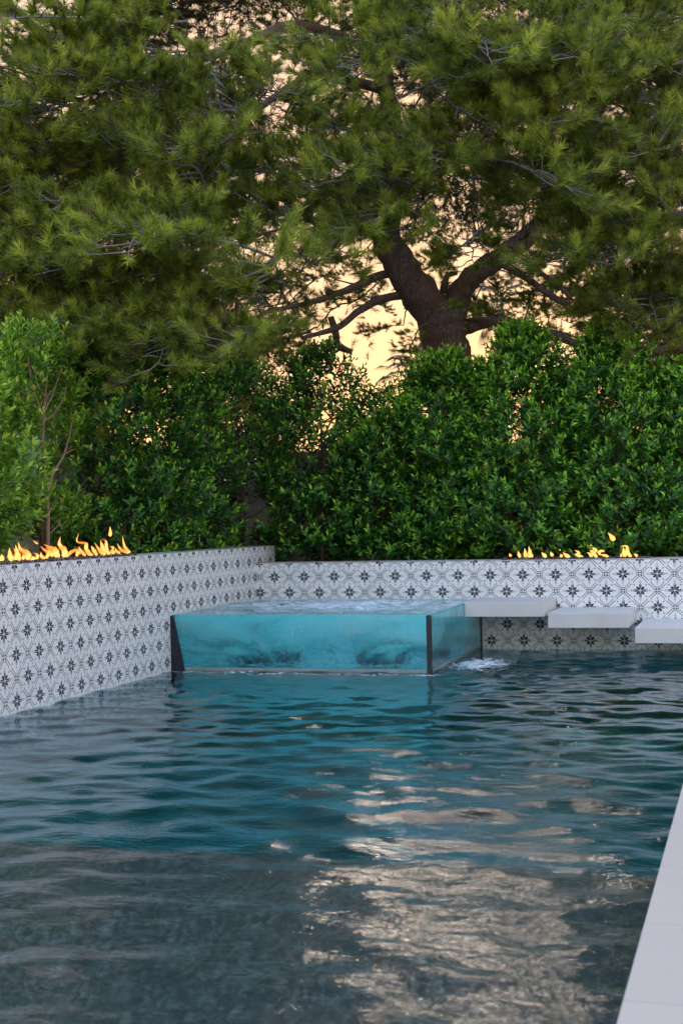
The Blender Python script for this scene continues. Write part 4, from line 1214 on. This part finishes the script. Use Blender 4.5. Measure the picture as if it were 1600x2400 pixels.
tagit(child(pine, link('inner_needles', tri_mesh('inner_needles', np.concatenate(V), np.concatenate(F), [M['needle_shade']], attr=np.concatenate(A)))), kind='stuff')
# branchlets joining every spray to the limbs (nearest already connected point)
nodes = [(p, 0.0) for p, r_ in LIMBS]; todo = sorted(bough_nodes + extra[:450], key=lambda P: min((P - q).length for q, _ in nodes))
NP_ = np.array([tuple(p) for p, _ in nodes]); L_ = [0.0] * len(nodes); b = MB()
for P in todo:
    d = np.linalg.norm(NP_ - np.array(P), axis=1) + .25 * np.array(L_); i = int(d.argmin()); Q = Vector(NP_[i]); ln = (P - Q).length
    if ln < .05: continue
    mid = Q.lerp(P, .5) + Vector((rr.gauss(0, .06), rr.gauss(0, .06), rr.gauss(.06, .08))) * ln
    q = smooth_path([Q, mid, P], 4, .015 * ln, rr); r0 = min(.035, .010 + .010 * ln); b.tube(q, lerp_list([r0, .010], len(q)), 5, mi=0, cap=False)
    add = [tuple(mid), tuple(P)]; NP_ = np.vstack([NP_, add]); L_ += [L_[i] + ln / 2, L_[i] + ln]
tagit(child(pine, b.obj('branchlets', M['core_twig'], smooth=True)), kind='stuff')
# cones
cm = MB(); cm.tube([(0, 0, 0), (0, 0, .02), (0, 0, .05), (0, 0, .085), (0, 0, .10)], [.012, .026, .028, .014, .004], 8); cme = cm.mesh('pine_cone', [M['cone']])
for (px, py, dd) in ((1150, 125, -6.0), (1205, 140, -6.0), (1105, 290, -6.0), (1060, 384, -6.1), (1020, 380, -6.1), (930, 430, -6.1), (430, 850, -6), (690, 350 + 430, -6), (1110, 398, -6), (560, 705, -6.9), (915, 490, -6)):
    child(pine, link('pine_cone', cme, loc=pd(px, py, dd), rot=(rr.uniform(1, 2.5), 0, rr.uniform(0, 6)), scale=(1.15,) * 3))

# ------------------------------------------------------------------ trees beyond
def leafy_tree(name, label, base, height, rad, mat, n, seed, leaf=.07, zlow=.35, cat='tree', group=None):
    r = np.random.default_rng(seed); rr = random.Random(seed); e = empty(name, base, label, cat, group); B = Vector(base)
    tb = MB(); top = B + Vector((rr.gauss(0, .3), 0, height * .7)); q = smooth_path([B, B.lerp(top, .5) + Vector((.15, 0, 0)), top], 5, .02, rr)
    tb.tube(q, lerp_list([.16, .12, .04], len(q)), 8); child(e, tb.obj('trunk', M['core_twig'], smooth=True))
    cl = []; bb = MB()
    for k in range(46):
        v = Vector((rr.gauss(0, 1), rr.gauss(0, 1), rr.gauss(0, .8))); v = v.normalized() * rr.random() ** .4
        c = B + Vector((v.x * rad, v.y * rad, height * (zlow + (1 - zlow) / 2) + v.z * height * (1 - zlow) / 2)); cl.append(c)
        p0 = q[rr.randrange(6, len(q))]; bb.tube(smooth_path([p0, p0.lerp(c, .5) + Vector((0, 0, -.1)), c], 4, .02, rr), lerp_list([.04, .01], 9), 4)
    tagit(child(e, bb.obj('branches', M['core_twig'])), kind='stuff')
    ci = r.integers(0, len(cl), n); C = np.array([tuple(c) for c in cl])[ci] + r.normal(0, rad * .17, (n, 3))
    D = r.normal(0, 1, (n, 3)); D[:, 2] -= .3; ln = leaf * r.uniform(.7, 1.3, n)
    V, F = leaves_np(C, D, ln, ln * .45, r.uniform(0, 6, n)); A = np.repeat(np.clip(r.normal(.45, .25, n), .07, 1), 4)
    tagit(child(e, link('foliage', tri_mesh('foliage', V, F, [M[mat]], attr=A))), kind='stuff')
    return e


def gb(px, dep):
    p = at_depth(px, 1200, dep); p.z = .95; return p


leafy_tree('olive_tree', 'sparse grey-green tree far behind on the left, sky breaking through it', gb(150, 34), 5.2, 1.9, 'olive', 15000, 51, .075)
leafy_tree('sunset_tinted_tree', 'tree with rust-orange leaves tinted for sunset light at the left edge behind the pine boughs', gb(10, 36), 6.6, 1.5, 'sunlit', 9000, 52, .085, .55)
leafy_tree('background_tree', 'dark tree filling the right edge behind the hedge', gb(1600, 30), 6.0, 1.9, 'palm', 22000, 53, .09, .1)
leafy_tree('background_tree', 'dark bushy tree low behind the right part of the hedge', gb(1350, 33), 4.6, 1.5, 'palm', 15000, 54, .09, .1)
leafy_tree('background_tree', 'dark tree low behind the left part of the hedge', gb(560, 33), 5.0, 1.9, 'palm', 20000, 55, .09, .1)
leafy_tree('background_tree', 'tree far behind the young staked tree at the left', gb(90, 32), 3.9, 1.7, 'olive', 15000, 56, .09, .1)


def palm(label, px, top_py, dep, cr):
    b0 = gb(px, dep); topv = at_depth(px - 8, top_py, dep); e = empty('palm_tree', b0, label, 'palm'); mb = MB()
    q = smooth_path([b0, b0.lerp(topv, .5) + Vector((.2, 0, 0)), topv], 6); mb.tube(q, lerp_list([.16, .12, .12], len(q)), 8); child(e, mb.obj('trunk', M['core_twig'], smooth=True))
    rr = random.Random(px)
    for k in range(26):
        a = rr.uniform(0, 6.28); el = rr.uniform(-1.1, 1.1); V = []; F = []; fb_ = MB()
        d = Vector((math.cos(a) * math.cos(el), math.sin(a) * math.cos(el), math.sin(el)))
        st = [topv + d * cr * t + Vector((0, 0, -.35 * cr * t * t)) for t in (0, .25, .5, .75)]
        fb_.tube(st, [.03, .025, .02, .01], 4)
        c = st[-1]; s_ = d.cross(Vector((0, 0, 1))).normalized()
        for m in range(13):
            an = (m - 6) * .2; dd = (d * math.cos(an) + s_ * math.sin(an)).normalized(); l = cr * .55
            fb_.face([c - s_ * .012 + dd * .05, c + dd * l * .5 + s_ * .07, c + dd * l + Vector((0, 0, -.18 * cr)), c + dd * l * .5 - s_ * .07])
        child(e, fb_.obj('frond', M['palm']))
    return e


palm('distant fan palm seen under the right pine limb', 1182, 690, 95, 2.6)
palm('smaller distant fan palm beside the pine trunk in the sunset gap', 972, 850, 85, 2.0)
